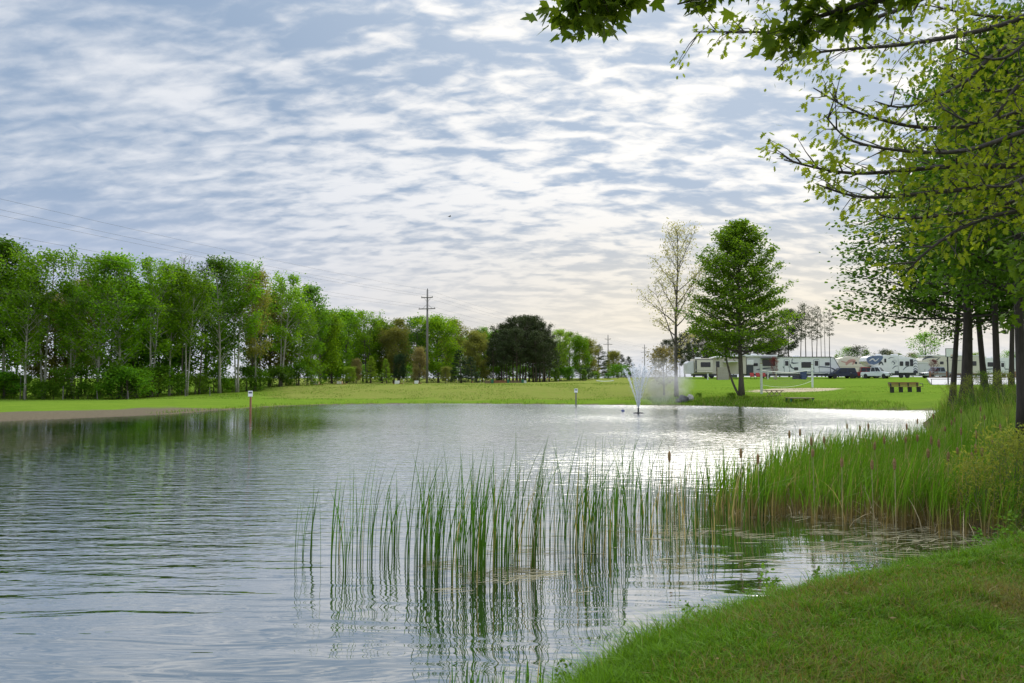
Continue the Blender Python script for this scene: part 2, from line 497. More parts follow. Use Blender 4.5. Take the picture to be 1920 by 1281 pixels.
def water_material():
    m, nt, out, N, L = newmat('pond_water')
    tc = N('TexCoord')
    def noise(sc, det, st, rot=0, dist=0, rough=.5):
        mp = N('Mapping'); mp.inputs['Scale'].default_value = st; mp.inputs['Rotation'].default_value = (0, 0, rot); L(tc.outputs['Object'], mp.inputs[0])
        n = N('TexNoise'); n.inputs['Scale'].default_value = sc; n.inputs['Detail'].default_value = det; n.inputs['Distortion'].default_value = dist; n.inputs['Roughness'].default_value = rough
        L(mp.outputs[0], n.inputs['Vector']); return n.outputs[0]
    def mul(a, b):
        n = N('Math', operation='MULTIPLY')
        for i, x in enumerate((a, b)):
            if hasattr(x, 'is_linked'): L(x, n.inputs[i])
            else: n.inputs[i].default_value = x
        return n.outputs[0]
    def add(a, b):
        n = N('Math', operation='ADD'); L(a, n.inputs[0]); L(b, n.inputs[1]); return n.outputs[0]
    rip = N('Attribute', attribute_name='ripple').outputs['Fac']
    swl = N('Attribute', attribute_name='swell').outputs['Fac']
    h1 = mul(mul(noise(1.5, 2, (.42, 1.6, 1), .12, .5), swl), W_SWELL)           # long lazy swell near the bank
    h2 = mul(mul(noise(3.6, 3, (.36, 1.5, 1), -.08, .3, .55), rip), W_RIP)       # wind ripples
    h3 = mul(mul(noise(11, 2, (.5, 1.2, 1), .15), rip), W_FINE)
    bp = N('Bump'); bp.inputs['Strength'].default_value = 1; bp.inputs['Distance'].default_value = 1
    L(add(add(h1, h2), h3), bp.inputs['Height'])
    # murky green-brown body under a mirror skin that strengthens towards grazing view
    df = N('BsdfDiffuse'); df.inputs[0].default_value = (.014, .024, .010, 1)
    gl = N('BsdfGlossy'); gl.inputs['Roughness'].default_value = .02; gl.inputs[0].default_value = (.97, .98, 1, 1)
    fr = N('Fresnel'); fr.inputs['IOR'].default_value = W_IOR
    pw = N('Math', operation='POWER'); L(fr.outputs[0], pw.inputs[0]); pw.inputs[1].default_value = .40
    # wind from the camera side: the ripples' near faces are the ones that show, leaning towards -Y
    ln = N('CombineXYZ'); L(mul(N('Attribute', attribute_name='lean').outputs['Fac'], -W_LEAN), ln.inputs[1])
    va = N('VectorMath', operation='ADD'); L(bp.outputs[0], va.inputs[0]); L(ln.outputs[0], va.inputs[1])
    vn = N('VectorMath', operation='NORMALIZE'); L(va.outputs[0], vn.inputs[0])
    for q in (gl, fr): L(vn.outputs[0], q.inputs['Normal'])
    mx = N('MixShader'); L(pw.outputs[0], mx.inputs[0]); L(df.outputs[0], mx.inputs[1]); L(gl.outputs[0], mx.inputs[2])
    L(mx.outputs[0], out.inputs[0])
    return m


W_LEAN = .078
W_SWELL, W_RIP, W_FINE, W_IOR = .024, .037, .006, 1.9
# the water sheet follows the pond's own outline (sunk edge lies under the banks)
wx = grow_axis(np.arange(-35, 30, .5), (10, 36, 31), 4); wy = np.arange(-6, 66, .5)
mx_, my_ = np.meshgrid(wx, wy); mx_, my_ = mx_.ravel(), my_.ravel()
wsd = shore_dist(mx_, my_)
kx, ky = len(wx), len(wy)
ii = (np.arange(ky - 1)[:, None] * kx + np.arange(kx - 1)[None, :]).ravel()
wf = np.stack([ii, ii + 1, ii + kx + 1, ii + kx], 1)
wf = wf[(wsd[wf] < 1.2).any(1)]
wr = np.hypot(mx_, my_)
shelter = np.exp(-(((mx_ - 3.5) / 5.0) ** 2 + ((my_ - 11) / 4.5) ** 2))
wn = fbm(mx_ * .12, my_ * .12, 77, 3)
calm_left = np.exp(-(((mx_ + 17) / 13) ** 2 + ((my_ - 34) / 12) ** 2))
ripple = sstep(6.5, 15, wr + (wn - .5) * 6) * (1 - .92 * shelter) * (1 - .95 * calm_left) * (.45 + 1.1 * wn)
ripple = np.clip(ripple, .02, 1.4)
swell = np.clip((1 - .8 * sstep(9, 20, wr)) * (1 - .75 * shelter) + .12, 0, 1)
leanw = ripple * sstep(-.44, -.14, mx_ / np.maximum(my_, 3))
wm = np_mesh('water', np.stack([mx_, my_, np.zeros_like(mx_)], 1), wf, water_material(), {'ripple': ripple, 'swell': swell, 'lean': leanw}, smooth=True)
tag(obj('water', wm), kind='structure', label='rippled pond water mirroring sky and trees')
# ================================================================== TREES
LEAF = {
    'rhomb': np.array([(0, 0, 0), (.36, .5, .05), (0, 1, 0), (-.36, .5, .05)], float),
    'slim': np.array([(0, 0, 0), (.17, .45, .03), (0, 1, 0), (-.17, .45, .03)], float),
    'oval': np.array([(0, 0, 0), (.30, .25, .06), (.34, .6, .05), (0, 1, -.05), (-.34, .6, .05), (-.30, .25, .06)], float),
}
def lobed(pts):
    right = [(x, y, .10 * x) for x, y in pts]
    left = [(-x, y, .10 * x) for x, y in pts[::-1] if x > 0]
    return np.array(right + left, float)
LEAF['maple'] = lobed([(0, 0), (.22, .02), (.5, .05), (.36, .24), (.62, .55), (.40, .50), (.36, .60), (.20, .52), (.16, .78), (0, 1.08)])
LEAF['oak'] = lobed([(0, 0), (.07, .14), (.25, .16), (.12, .32), (.42, .42), (.16, .52), (.40, .72), (.15, .74), (.16, .92), (0, 1.04)])


def leaf_mesh(name, pos, axis, size, kind, mat, tilt=.8, rng=NR):
    """pos (n,3) leaf base points, axis (n,3) leaf directions"""
    T = LEAF[kind]; n = len(pos)
    ax = axis / (np.linalg.norm(axis, axis=1, keepdims=True) + 1e-9)
    up = np.stack([np.zeros(n), np.zeros(n), np.ones(n)], 1) + rng.normal(0, tilt, (n, 3))
    sx = np.cross(ax, up); sx /= np.linalg.norm(sx, axis=1, keepdims=True) + 1e-9
    nz = np.cross(sx, ax)
    V = pos[:, None, :] + size[:, None, None] * (T[None, :, 0:1] * sx[:, None, :] + T[None, :, 1:2] * ax[:, None, :] + T[None, :, 2:3] * nz[:, None, :])
    k = len(T)
    return np_mesh(name, V.reshape(-1, 3), np.arange(n * k).reshape(n, k), mat)


def rv3(rng): return rng.normal(0, 1, 3)


def grow(seed, H, base, rad, nl, e0, e1, nsub, lpc, size, spread, r0=.12, kind='rhomb', lean=.03, fork=0, flat=1.0, droop=0., bare=0., start=.35, subang=.9):
    """tree of height H: trunk, nl limbs between base*H and the top, reaching rad(t); e0..e1 limb elevation from low to high.
    Returns tube mesh data and leaf points."""
    rng = np.random.default_rng(seed)
    mb = MB(); P, A = [], []
    trunks = []
    for f in range(1 + fork):
        x, y = (0, 0) if f == 0 else (rng.normal(0, .15), rng.normal(0, .1))
        dx, dy = rng.normal(0, lean), rng.normal(0, lean)
        if f: dx += rng.choice([-1, 1]) * .07
        pts, rs = [], []
        n = 9; hh = H * (1 if f == 0 else rng.uniform(.75, .92))
        for i in range(n + 1):
            t = i / n
            w = .012 * H * math.sin(t * 5 + seed + f * 2) * t
            pts.append(Vector((x + dx * hh * t + w, y + dy * hh * t - w * .6, hh * t)))
            fl = 1 + .5 * max(0, .08 - t) / .08
            rs.append(max(.0012 * H, r0 * (1 if f == 0 else .75) * fl * (1 - t) ** .8 + .0008 * H))
        mb.tube(pts, rs, 8)
        trunks.append((pts, hh))
    ga = rng.uniform(0, 6.28)
    rmax = max(rad(q / 20) for q in range(21))
    for i in range(nl):
        pts, hh = trunks[i % len(trunks)]
        t = (i + rng.uniform(0, 1)) / nl
        hz = base + (1 - base) * t * .97
        q = hz * (len(pts) - 1); j = min(int(q), len(pts) - 2)
        p0 = pts[j].lerp(pts[j + 1], q - j)
        ga += 2.4 + rng.normal(0, .35)
        el = e0 + (e1 - e0) * t + rng.normal(0, .1)
        ln = max(.012 * H, rad(t) * rng.uniform(.72, 1.12)) / max(.35, math.cos(el))
        ln = min(ln, max(.02 * H, (H * 1.02 - p0.z) / max(.2, math.sin(min(1.5, el + .12)))))
        d = Vector((math.cos(ga) * math.cos(el), math.sin(ga) * math.cos(el), math.sin(el)))
        lp, lr = [], []
        rr = max(.001 * H, r0 * .42 * (1 - hz) ** .7 + .0006 * H)
        nseg = 5
        p = p0.copy()
        for k in range(nseg + 1):
            s = k / nseg
            lp.append(p.copy()); lr.append(rr * (1 - s) + .0005 * H)
            dd = d + Vector((rng.normal(0, .08), rng.normal(0, .08), rng.normal(0, .05) + .25 * s - droop * s))
            p = p + dd.normalized() * ln / nseg
        mb.tube(lp, lr, 5, cap=False)
        dead = rng.uniform() < bare
        for k in range(nsub):
            s = start + (1 - start) * (k + rng.uniform()) / nsub
            q2 = s * nseg; j2 = min(int(q2), nseg - 1)
            b0 = lp[j2].lerp(lp[j2 + 1], q2 - j2)
            dm = (lp[j2 + 1] - lp[j2]).normalized()
            side = dm.cross(Vector((0, 0, 1)))
            side = side.normalized() if side.length > .05 else Vector((1, 0, 0))
            sg = 1 if k % 2 else -1
            sd = (dm * rng.uniform(.4, .9) + side * sg * subang * rng.uniform(.5, 1.1) + Vector((0, 0, rng.normal(.12, .3) * flat - droop * .5))).normalized()
            sl_ = ln * (1.05 - s * .6) * rng.uniform(.25, .5)
            e = b0 + sd * sl_
            mb.tube([b0, b0 + sd * sl_ * .5 + Vector((0, 0, .02)), e], [rr * .38 * (1 - s * .5) + .0003 * H, rr * .22 + .0003 * H, .0003 * H], 4, cap=False)
            if dead: continue
            m = max(1, int(lpc * rng.uniform(.55, 1.45) * (.3 + .8 * min(1, rad(t) / rmax))))
            u = rng.uniform(.1, 1.1, m)
            c = np.array(b0)[None] + np.array(sd)[None] * (u * sl_)[:, None] + rng.normal(0, 1, (m, 3)) * np.array([spread, spread, spread * flat])
            P.append(c)
            a = rng.normal(0, 1, (m, 3)) * np.array([1, 1, .6 * flat + .15]) + np.array(sd)[None] * .5 + np.array([0, 0, -.15 - droop])
            A.append(a)
    P = np.concatenate(P); A = np.concatenate(A)
    return mb, P, A, size * rng.uniform(.7, 1.35, len(P)), kind


BARK = {
    'pale': solid('aspen_bark', (.36, .34, .28), .8, .5, 5, bump=.01, stretch=(1, 1, .4)),
    'grey': solid('grey_bark', (.115, .095, .075), .9, .45, 9, bump=.03, stretch=(1, 1, .25)),
    'dark': solid('dark_bark', (.055, .043, .034), .9, .5, 10, bump=.04, stretch=(1, 1, .2)),
    'pine': solid('pine_bark', (.10, .072, .055), .9, .45, 8, bump=.03, stretch=(1, 1, .3)),
}
LM = {
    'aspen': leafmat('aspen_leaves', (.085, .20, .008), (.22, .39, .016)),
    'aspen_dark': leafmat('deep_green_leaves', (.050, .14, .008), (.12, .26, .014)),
    'lime': leafmat('lime_leaves', (.15, .26, .020), (.26, .38, .04)),
    'olive': leafmat('olive_leaves', (.17, .185, .04), (.27, .28, .07)),
    'tan': leafmat('tan_leaves', (.25, .215, .085), (.36, .32, .14)),
    'pine': leafmat('pine_needles', (.030, .046, .018), (.070, .092, .034), trans=.15, objvar=.2),
    'conifer': leafmat('conifer_needles', (.022, .048, .018), (.05, .085, .03), trans=.15),
    'maple': leafmat('maple_leaves', (.06, .14, .008), (.165, .29, .018), trans=.5),
    'pale': leafmat('pale_leaves', (.27, .26, .15), (.41, .39, .26), trans=.5),
    'red': leafmat('red_leaves', (.09, .012, .018), (.17, .03, .035), trans=.35),
    'oak': leafmat('young_oak_leaves', (.12, .172, .010), (.25, .295, .03), trans=.55, tcol=(1.15, 1.15, .5), objvar=.1),
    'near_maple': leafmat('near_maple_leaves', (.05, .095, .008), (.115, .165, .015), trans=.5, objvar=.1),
    'dark_maple': leafmat('dark_maple_leaves', (.035, .085, .008), (.085, .17, .014), trans=.5, objvar=.25),  # darker green foliage of the maples on the right bank
    'willow': leafmat('willow_leaves', (.19, .24, .03), (.36, .38, .08), trans=.45),
    'shrub': leafmat('shrub_leaves', (.07, .15, .012), (.15, .26, .025)),
}
PI2 = math.pi
egg = lambda w, lo=.15, pw=.8: (lambda t: w * (math.sin(PI2 * min(1, lo + (1 - lo) * t * .97)) ** pw if t > .3 else math.sin(PI2 * (lo + (1 - lo) * t * .97)) ** pw))
SHAPES = {
    'aspen1': lambda: grow(101, 11, .22, egg(2.5), 34, .65, 1.1, 8, 30, .17, .19, .10),
    'aspen2': lambda: grow(102, 11, .30, egg(2.1), 32, .7, 1.15, 8, 28, .17, .19, .09, fork=1),
    'aspen3': lambda: grow(103, 11, .16, egg(2.8, .25), 36, .55, 1.05, 8, 30, .17, .2, .11),
    'aspen4': lambda: grow(104, 11, .38, egg(2.3, .2), 30, .6, 1.15, 8, 30, .17, .2, .085, lean=.04, fork=1),
    'aspen5': lambda: grow(105, 11, .26, egg(1.8, .1), 32, .8, 1.2, 7, 34, .18, .24, .08, bare=.08),
    'round1': lambda: grow(111, 9, .12, egg(3.0, .22, .6), 38, .35, 1.1, 8, 40, .22, .34, .13),
    'round2': lambda: grow(112, 9, .08, egg(2.6, .3, .6), 38, .4, 1.15, 8, 40, .22, .32, .13, fork=1),
    'bush1': lambda: grow(121, 2.4, .06, egg(1.5, .35, .5), 20, .3, 1.1, 6, 20, .14, .18, .03, fork=2),
    'bush2': lambda: grow(122, 2.0, .04, egg(1.7, .4, .5), 20, .2, 1.0, 6, 22, .13, .18, .03, fork=2),
    'pine1': lambda: grow(131, 11, .30, egg(2.6, .3, .55), 40, .15, .9, 7, 30, .26, .20, .14, kind='slim', start=.45),
    'pine2': lambda: grow(132, 11, .40, egg(2.2, .35, .5), 34, .1, 1.0, 7, 30, .26, .20, .13, kind='slim', start=.45),
    'redpine1': lambda: grow(133, 13, .52, egg(1.0, .3, .6), 24, .1, .8, 5, 9, .28, .16, .10, kind='slim', start=.4, lean=.01),
    'redpine2': lambda: grow(134, 13, .6, egg(.85, .3, .6), 18, .0, .8, 5, 8, .28, .15, .09, kind='slim', start=.4, lean=.012, bare=.2),
    'snag': lambda: grow(135, 13, .72, egg(.45, .3, .6), 12, .2, .9, 3, 2, .2, .1, .07, kind='slim', lean=.01, bare=.6),
    'conifer1': lambda: grow(136, 7, .05, lambda t: 1.9 * (1 - t) ** .8 + .08, 44, -.05, .5, 7, 22, .2, .12, .1, kind='slim', flat=.6),
    'maple_lone': lambda: grow(141, 14, .22, lambda t: (.72 + .28 * min(1, t / .16)) * 5.0 * (1 - t) ** .74 + .12, 100, .1, .8, 10, 46, .18, .24, .2, flat=.45, start=.22, lean=.006),
    'sparse': lambda: grow(142, 14, .26, lambda t: 3.4 * (.6 + .5 * math.sin(PI2 * min(1, t * 1.05 + .12))) * (1 - .45 * t), 26, .55, 1.05, 9, 21, .13, .26, .16, kind='oval', start=.3, lean=.006),
    'bare': lambda: grow(143, 10, .45, egg(1.1, .3), 22, .9, 1.25, 5, 1, .04, .1, .06, bare=.95),
    'youngtree': lambda: grow(144, 5, .2, egg(1.2, .25), 26, .6, 1.2, 6, 14, .13, .16, .05),
    'mapleA': lambda: grow(151, 14, .35, lambda t: 5.0 * (.8 + .2 * min(1, t / .2)) * (1 - t) ** .5 + .3, 54, .1, 1.0, 11, 46, .16, .36, .21, kind='oval', flat=1.0, start=.2, droop=.10, lean=.012),
    'mapleB': lambda: grow(152, 14, .36, lambda t: 4.3 * (1 - t) ** .45 + .3, 44, .12, 1.0, 10, 40, .16, .34, .19, kind='oval', flat=1.0, start=.2, droop=.05, lean=.018),
    'wispy': lambda: grow(161, 2.6, .10, egg(1.15, .3, .5), 22, .7, 1.25, 6, 13, .10, .12, .02, kind='slim', fork=3, lean=.08),
}
_shape, _proto = {}, {}


def proto(shape, bark, leaf):
    """(trunk mesh, crown mesh) shared by all trees of one kind"""
    if shape not in _shape: _shape[shape] = SHAPES[shape]()
    if (shape, bark, leaf) not in _proto:
        mb, P, A, S, kind = _shape[shape]
        tk = ('trunk', shape, bark)
        if tk not in _proto: _proto[tk] = mb.mesh('trunk_' + shape, BARK[bark], smooth=True)
        _proto[(shape, bark, leaf)] = (_proto[tk], leaf_mesh('crown_' + shape, P, A, S, kind, LM[leaf]))
    return _proto[(shape, bark, leaf)]


H0 = {k: v for k, v in dict(aspen1=11, aspen2=11, aspen3=11, aspen4=11, aspen5=11, round1=9, round2=9, bush1=2.4, bush2=2, pine1=11, pine2=11, redpine1=13, redpine2=13, snag=13,
          conifer1=7, maple_lone=14, sparse=14, bare=10, youngtree=5, mapleA=14, mapleB=14, wispy=2.6).items()}


def tree(name, px, topy, Y, shape, bark, leaf, label, cat='tree', group=None, w=1.0, base=None, rz=None, crown_name='crown', x=None):
    """plants one tree Y metres away; its top reaches photo row topy"""
    X = at(px, 709, Y).x if x is None else x
    z0 = gz(X, Y) - .06 if base is None else base
    top = at(px, topy, Y).z
    s = (top - z0) / H0[shape]
    t, c = proto(shape, bark, leaf)
    rz = R.uniform(0, 6.28) if rz is None else rz
    root = tag(empty(name, (X, Y, z0), rz, (s * w, s * w, s)), label, cat, group)
    obj('trunk' if shape not in ('bush1', 'bush2', 'wispy') else 'stem', t, root); obj(crown_name, c, root)
    return root


# ---- left wood, front row: (px, top row, Y, shape, leaf, width, words)
front = [
    (-45, 470, 59, 'aspen3', 'aspen', 1.1, 'broad green tree cut by the left edge of the wood'),
    (8, 464, 60, 'aspen5', 'aspen_dark', 1.25, 'dark green spire-topped tree first in the left wood'),
    (48, 520, 58, 'aspen1', 'aspen', 1.0, 'shorter bright tree between the spire-topped tree and the pale-trunked pair'),
    (84, 478, 60, 'aspen4', 'aspen', 1.1, 'tall tree with two pale white trunks near the left end of the wood'),
    (135, 545, 61, 'aspen2', 'aspen', 1.0, 'green tree in the dip beside the tall pale-trunked tree'),
    (182, 488, 60, 'aspen3', 'aspen', 1.05, 'tall full-crowned tree right of the dip in the left wood'),
    (226, 492, 61, 'aspen1', 'aspen', 1.15, 'wide rounded tree with a loose crown and thin forked trunk'),
    (285, 497, 63, 'aspen2', 'aspen', 1.0, 'slim tree with two leafy tufts on top in the left wood'),
    (318, 507, 65, 'aspen5', 'aspen', 1.05, 'narrow tree just left of the bare grey treetops'),
    (350, 512, 66, 'aspen4', 'aspen', 1.0, 'green tree with single pale trunk under the bare grey treetops'),
    (412, 498, 72, 'aspen1', 'aspen_dark', 1.1, 'tall dark crowned tree above the sky gap in the wood'),
    (446, 499, 74, 'aspen4', 'aspen', 1.05, 'tall leafy tree right of the sky gap in the wood'),
    (480, 520, 78, 'aspen5', 'olive', 1.1, 'thin olive tree with twiggy top beside the sky gap tree'),
    (527, 523, 84, 'aspen2', 'aspen', 1.15, 'tall pointed green tree before the wood drops down'),
    (560, 575, 88, 'aspen1', 'aspen', 1.1, 'fuller low green tree under the last tall treetop'),
    (585, 545, 92, 'aspen5', 'aspen_dark', 1.3, 'last tall dark treetop at the end of the high left wood'),
]
for px, ty, Y, sh, lf, w, lab in front:
    tree('aspen_tree', px, ty, Y + 9, sh, 'pale', lf, lab, group='tall trees along the front of the left wood', w=w)
for px, ty, Y in [(126, 497, 63), (341, 482, 69), (374, 497, 70), (488, 507, 80)]:
    tree('bare_tree', px, ty, Y + 9, 'bare', 'grey', 'tan', {126: 'leafless grey tree in the dip of the left wood', 341: 'taller leafless grey treetop poking over the left wood',
         374: 'lower leafless grey treetop right of the tallest bare one', 488: 'leafless twiggy treetop near the right end of the high wood'}[px], group='bare treetops in the left wood', w=.9)
tree('olive_tree', 152, 533, 75, 'aspen3', 'grey', 'tan', 'pale olive brown tree showing through the dip in the left wood', w=.9)
second = [(-90, 500, 68), (-20, 520, 68), (28, 540, 69), (105, 560, 68), (160, 560, 70), (205, 540, 69), (255, 545, 70), (300, 550, 73), (335, 570, 74), (385, 545, 78), (470, 560, 86), (505, 560, 90), (545, 590, 96), (600, 590, 104)]
for i, (px, ty, Y) in enumerate(second):
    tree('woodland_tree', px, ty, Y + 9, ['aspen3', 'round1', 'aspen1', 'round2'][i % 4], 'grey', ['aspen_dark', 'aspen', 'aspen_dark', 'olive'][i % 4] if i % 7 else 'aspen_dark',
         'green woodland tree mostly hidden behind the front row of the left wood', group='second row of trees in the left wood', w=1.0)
# ---- low trees beyond the raised field, left of and behind the power pole
mid = [
    (622, 604, 118, 'round2', 'aspen', 1.0, 'bushy green tree where the low wood begins'),
    (650, 591, 126, 'round1', 'aspen', .95, 'rounded green tree left of the twin tops'),
    (688, 590, 124, 'aspen2', 'aspen', 1.3, 'twin-topped green tree above the low wood'),
    (716, 606, 128, 'round2', 'aspen', .9, 'green tree between the twin tops and the pale tree'),
    (746, 604, 134, 'aspen5', 'olive', 1.3, 'pale grey green tree with feathery top left of the power pole'),
    (738, 622, 124, 'round1', 'olive', .9, 'yellowish rounded tree just left of the power pole'),
    (779, 598, 130, 'aspen3', 'aspen_dark', 1.1, 'narrow dark green tree close left of the power pole'),
    (822, 602, 128, 'round1', 'aspen', 1.1, 'big bright green tree just right of the power pole'),
    (846, 606, 136, 'aspen5', 'olive', 1.4, 'feathery grey green tree behind the big bright one right of the pole'),
    (893, 626, 132, 'round2', 'olive', .95, 'olive topped rounded tree left of the dark pine clump'),
    (906, 618, 138, 'aspen2', 'aspen', 1.0, 'green treetop touching the dark pine clump on its left'),
    (1048, 622, 140, 'aspen1', 'lime', 1.3, 'yellow green tree touching the dark pine clump on its right'),
    (1068, 626, 146, 'aspen3', 'lime', 1.1, 'lime green tree second to the right of the pine clump'),
    (1088, 636, 142, 'round1', 'aspen', .8, 'mid green rounded tree behind the small shrubs right of the pine clump'),
    (1104, 640, 150, 'round2', 'olive', .95, 'olive brown rounded tree left of the second power pole'),
    (1122, 646, 160, 'conifer1', 'pine', 1.5, 'dark conifer close left of the second power pole'),
    (1150, 662, 170, 'round1', 'olive', .9, 'small olive tree just right of the second power pole'),
    (1165, 664, 180, 'conifer1', 'pine', 1.5, 'dark pine beyond the second power pole'),
    (1182, 668, 190, 'conifer1', 'conifer', 1.5, 'last dark conifer before the gap with the third power pole'),
    (1140, 658, 185, 'conifer1', 'conifer', 1.5, 'dark conifer directly behind the second power pole'),
]
for px, ty, Y, sh, lf, w, lab in mid:
    tree('leafy_tree' if 'conifer' not in sh else 'conifer_tree', px, ty, Y, sh, 'grey', lf, lab, group='trees beyond the raised field', w=w)
small = [
    (655, 690, 112, 'round1', 'lime', 1.2, 'pale lime sapling thicket behind the left target boxes'),
    (695, 668, 116, 'conifer1', 'lime', 1.2, 'light green feathery sapling left of the power pole'),
    (725, 672, 115, 'conifer1', 'lime', 1.1, 'light green sapling nearest the power pole'),
    (668, 675, 118, 'round2', 'tan', .8, 'brownish bush among the lime saplings'),
    (750, 668, 120, 'round1', 'conifer', .8, 'dark brown green bush behind the white target boxes'),
    (786, 655, 118, 'round2', 'tan', .8, 'tan flowering bush beside the power pole'),
    (835, 690, 114, 'round1', 'olive', 1.0, 'grey green low bush right of the power pole'),
    (865, 655, 120, 'conifer1', 'conifer', 1.5, 'dark spreading cedar between the power pole and the pine clump'),
    (885, 668, 118, 'conifer1', 'conifer', 1.4, 'dark low cedar at the left foot of the pine clump'),
    (1043, 692, 124, 'round2', 'shrub', .9, 'green shrub at the right foot of the pine clump'),
    (1068, 690, 128, 'round1', 'aspen_dark', 1.0, 'dark green shrub below the lime trees'),
    (1095, 694, 126, 'round2', 'shrub', 1.0, 'low bright shrub left of the second power pole'),
    (1118, 700, 126, 'round1', 'shrub', 1.0, 'lowest shrub at the foot of the second power pole'),
]
for px, ty, Y, sh, lf, w, lab in small:
    tree('shrub', px, ty, Y, sh, 'grey', lf, lab, 'shrub', 'shrubs and saplings beyond the raised field', w=w)
for i in range(13):
    px = 610 + i * 36 + R.uniform(-8, 8)
    tree('woodland_tree', px, 628 + max(0, i - 9) * 4 + R.uniform(-8, 10), 158 + R.uniform(-6, 8), 'round1' if i % 2 else 'round2', 'grey', ['aspen_dark', 'aspen', 'conifer'][i % 3], 'green tree filling the background behind the raised field trees', group='background trees beyond the raised field', w=1.1)
for i in range(26):
    px = 600 + i * 23.5 + R.uniform(-8, 8)
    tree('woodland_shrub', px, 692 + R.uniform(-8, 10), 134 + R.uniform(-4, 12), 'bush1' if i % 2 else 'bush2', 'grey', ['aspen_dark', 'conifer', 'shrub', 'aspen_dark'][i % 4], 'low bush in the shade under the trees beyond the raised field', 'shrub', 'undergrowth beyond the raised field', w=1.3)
# ---- the dark pine clump
for i, (px, ty, Y) in enumerate([(925, 640, 128), (940, 612, 132), (950, 622, 126), (962, 600, 131), (975, 598, 136), (985, 597, 128), (1000, 598, 132), (1012, 608, 128), (1022, 622, 131), (1030, 640, 127), (992, 605, 140), (970, 620, 124), (1005, 625, 124), (932, 628, 138), (955, 615, 142), (980, 612, 144), (1004, 612, 143), (1020, 625, 140), (945, 645, 124), (1018, 645, 124)]):
    tree('pine_tree', px, ty, Y, 'pine1' if i % 2 else 'pine2', 'pine', 'pine', 'dark pine standing tight inside the round-topped pine clump', group='pines of the round-topped clump', w=1.0)
# ---- pines behind the campers
for i, (px, ty, Y) in enumerate([(1236, 655, 150), (1250, 640, 158), (1268, 636, 165), (1284, 628, 160), (1302, 622, 168), (1318, 632, 160), (1336, 625, 166), (1352, 632, 170), (1440, 628, 165), (1455, 640, 160), (1425, 640, 170), (1408, 632, 168), (1394, 640, 164), (1375, 638, 166),
                                 (1360, 648, 158), (1330, 650, 156), (1300, 648, 154), (1275, 655, 152), (1462, 622, 168), (1480, 586, 170)]):
    tree('pine_tree', px, ty, Y, 'pine2' if i % 2 else 'pine1', 'pine', 'pine', 'dark tall-trunked pine in the stand behind the beige camper', group='pine stand behind the beige campers', w=1.0)
for px, ty, Y, sh, lab in [(1502, 572, 172, 'redpine1', 'thin pine with the densest tuft, first of the sparse row behind the white trailer'), (1512, 570, 178, 'redpine1', 'thin tall pine second in the sparse row'),
                           (1524, 574, 175, 'redpine2', 'thin pine third in the sparse row'), (1532, 576, 180, 'redpine1', 'thin pine in the middle of the sparse row with bushy neck'),
                           (1541, 582, 178, 'snag', 'bare thin trunk between tufted pines'), (1548, 578, 182, 'snag', 'nearly bare trunk second from the end of the sparse pine row'), (1556, 580, 176, 'redpine2', 'last thin pine of the sparse row, light tuft on top')]:
    tree('thin_pine_tree', px, ty, Y, sh, 'pine', 'pine', lab, group='sparse row of thin pines', w=1.0)
back = [(1572, 664, 'lime'), (1592, 654, 'aspen'), (1610, 652, 'conifer'), (1625, 655, 'aspen'), (1668, 660, 'olive'), (1660, 658, 'conifer'), (1690, 662, 'lime'), (1712, 664, 'olive'), (1738, 628, 'aspen'), (1762, 664, 'lime'), (1830, 664, 'lime'), (1895, 660, 'aspen'), (1925, 655, 'aspen'), (1790, 668, 'lime')]
for i, (px, ty, lf) in enumerate(back):
    tree('small_tree', px, ty, 150 + (i * 37 % 20), 'youngtree' if i % 3 else 'conifer1', 'grey', lf, {1572: 'lime bush behind the dark blue car', 1592: 'green bush behind the red truck', 1610: 'small dark pointed tree behind the white pickup',
         1625: 'loose green tree above the white pickup', 1668: 'olive bush behind the swoosh camper', 1660: 'dark small tree over the swoosh camper roof', 1690: 'lime bush behind the swoosh camper rear', 1712: 'olive bush above the rear stripes of the swoosh camper',
         1738: 'tall thin grey green tree behind the small shed trailer', 1762: 'lime bush behind the silver pickup'}.get(px, 'green bush glimpsed between the dark right-hand trunks'), group='small trees behind the parked campers', w=1.5)
for px, ty in [(1747, 610), (1753, 618)]:
    tree('thin_pine_tree', px, ty, 150, 'snag', 'pine', 'pine', 'bare pole-like trunk rising behind the silver pickup', group='bare trunks behind the silver pickup')
tree('red_leaf_tree', 1751, 676, 116, 'youngtree', 'dark', 'red', 'small purple-red tree in front of the cream camper by the silver pickup', w=1.1)
tree('red_leaf_tree', 1452, 672, 119, 'youngtree', 'dark', 'red', 'small dark red tree at the left end of the white trailer', w=.8)
# ---- the two lone trees by the far bank
tree('sparse_tree', 1268, 432, 66, 'sparse', 'grey', 'pale', 'thin airy tree with sparse pale leaves in the fountain mist', w=.95, rz=.4)
lone = tree('maple_tree', 1390, 415, 62, 'maple_lone', 'grey', 'maple', 'full green maple standing alone on the far bank', w=1.0, rz=1.2)
# its second, thinner stem
mb = MB(); mb.tube(catmull([(-.25, -.05, .15), (-.75, -.05, 1.3), (-1.15, 0, 2.9), (-1.25, .1, 4.4), (-1.1, .15, 6.0)], 4), [.10 - .004 * i for i in range(17)], 8)
st = mb.build('trunk', BARK['grey'], None, smooth=True); st.parent = lone; st.rotation_euler = (0, 0, -1.2)
for k, (px, ty, Y, lf) in enumerate([(1215, 668, 80, 'tan')]):
    tree('shrub', 1245, 655, 72, 'youngtree', 'grey', 'tan', 'hazy tan bush behind the fountain mist', 'shrub', w=1.6)
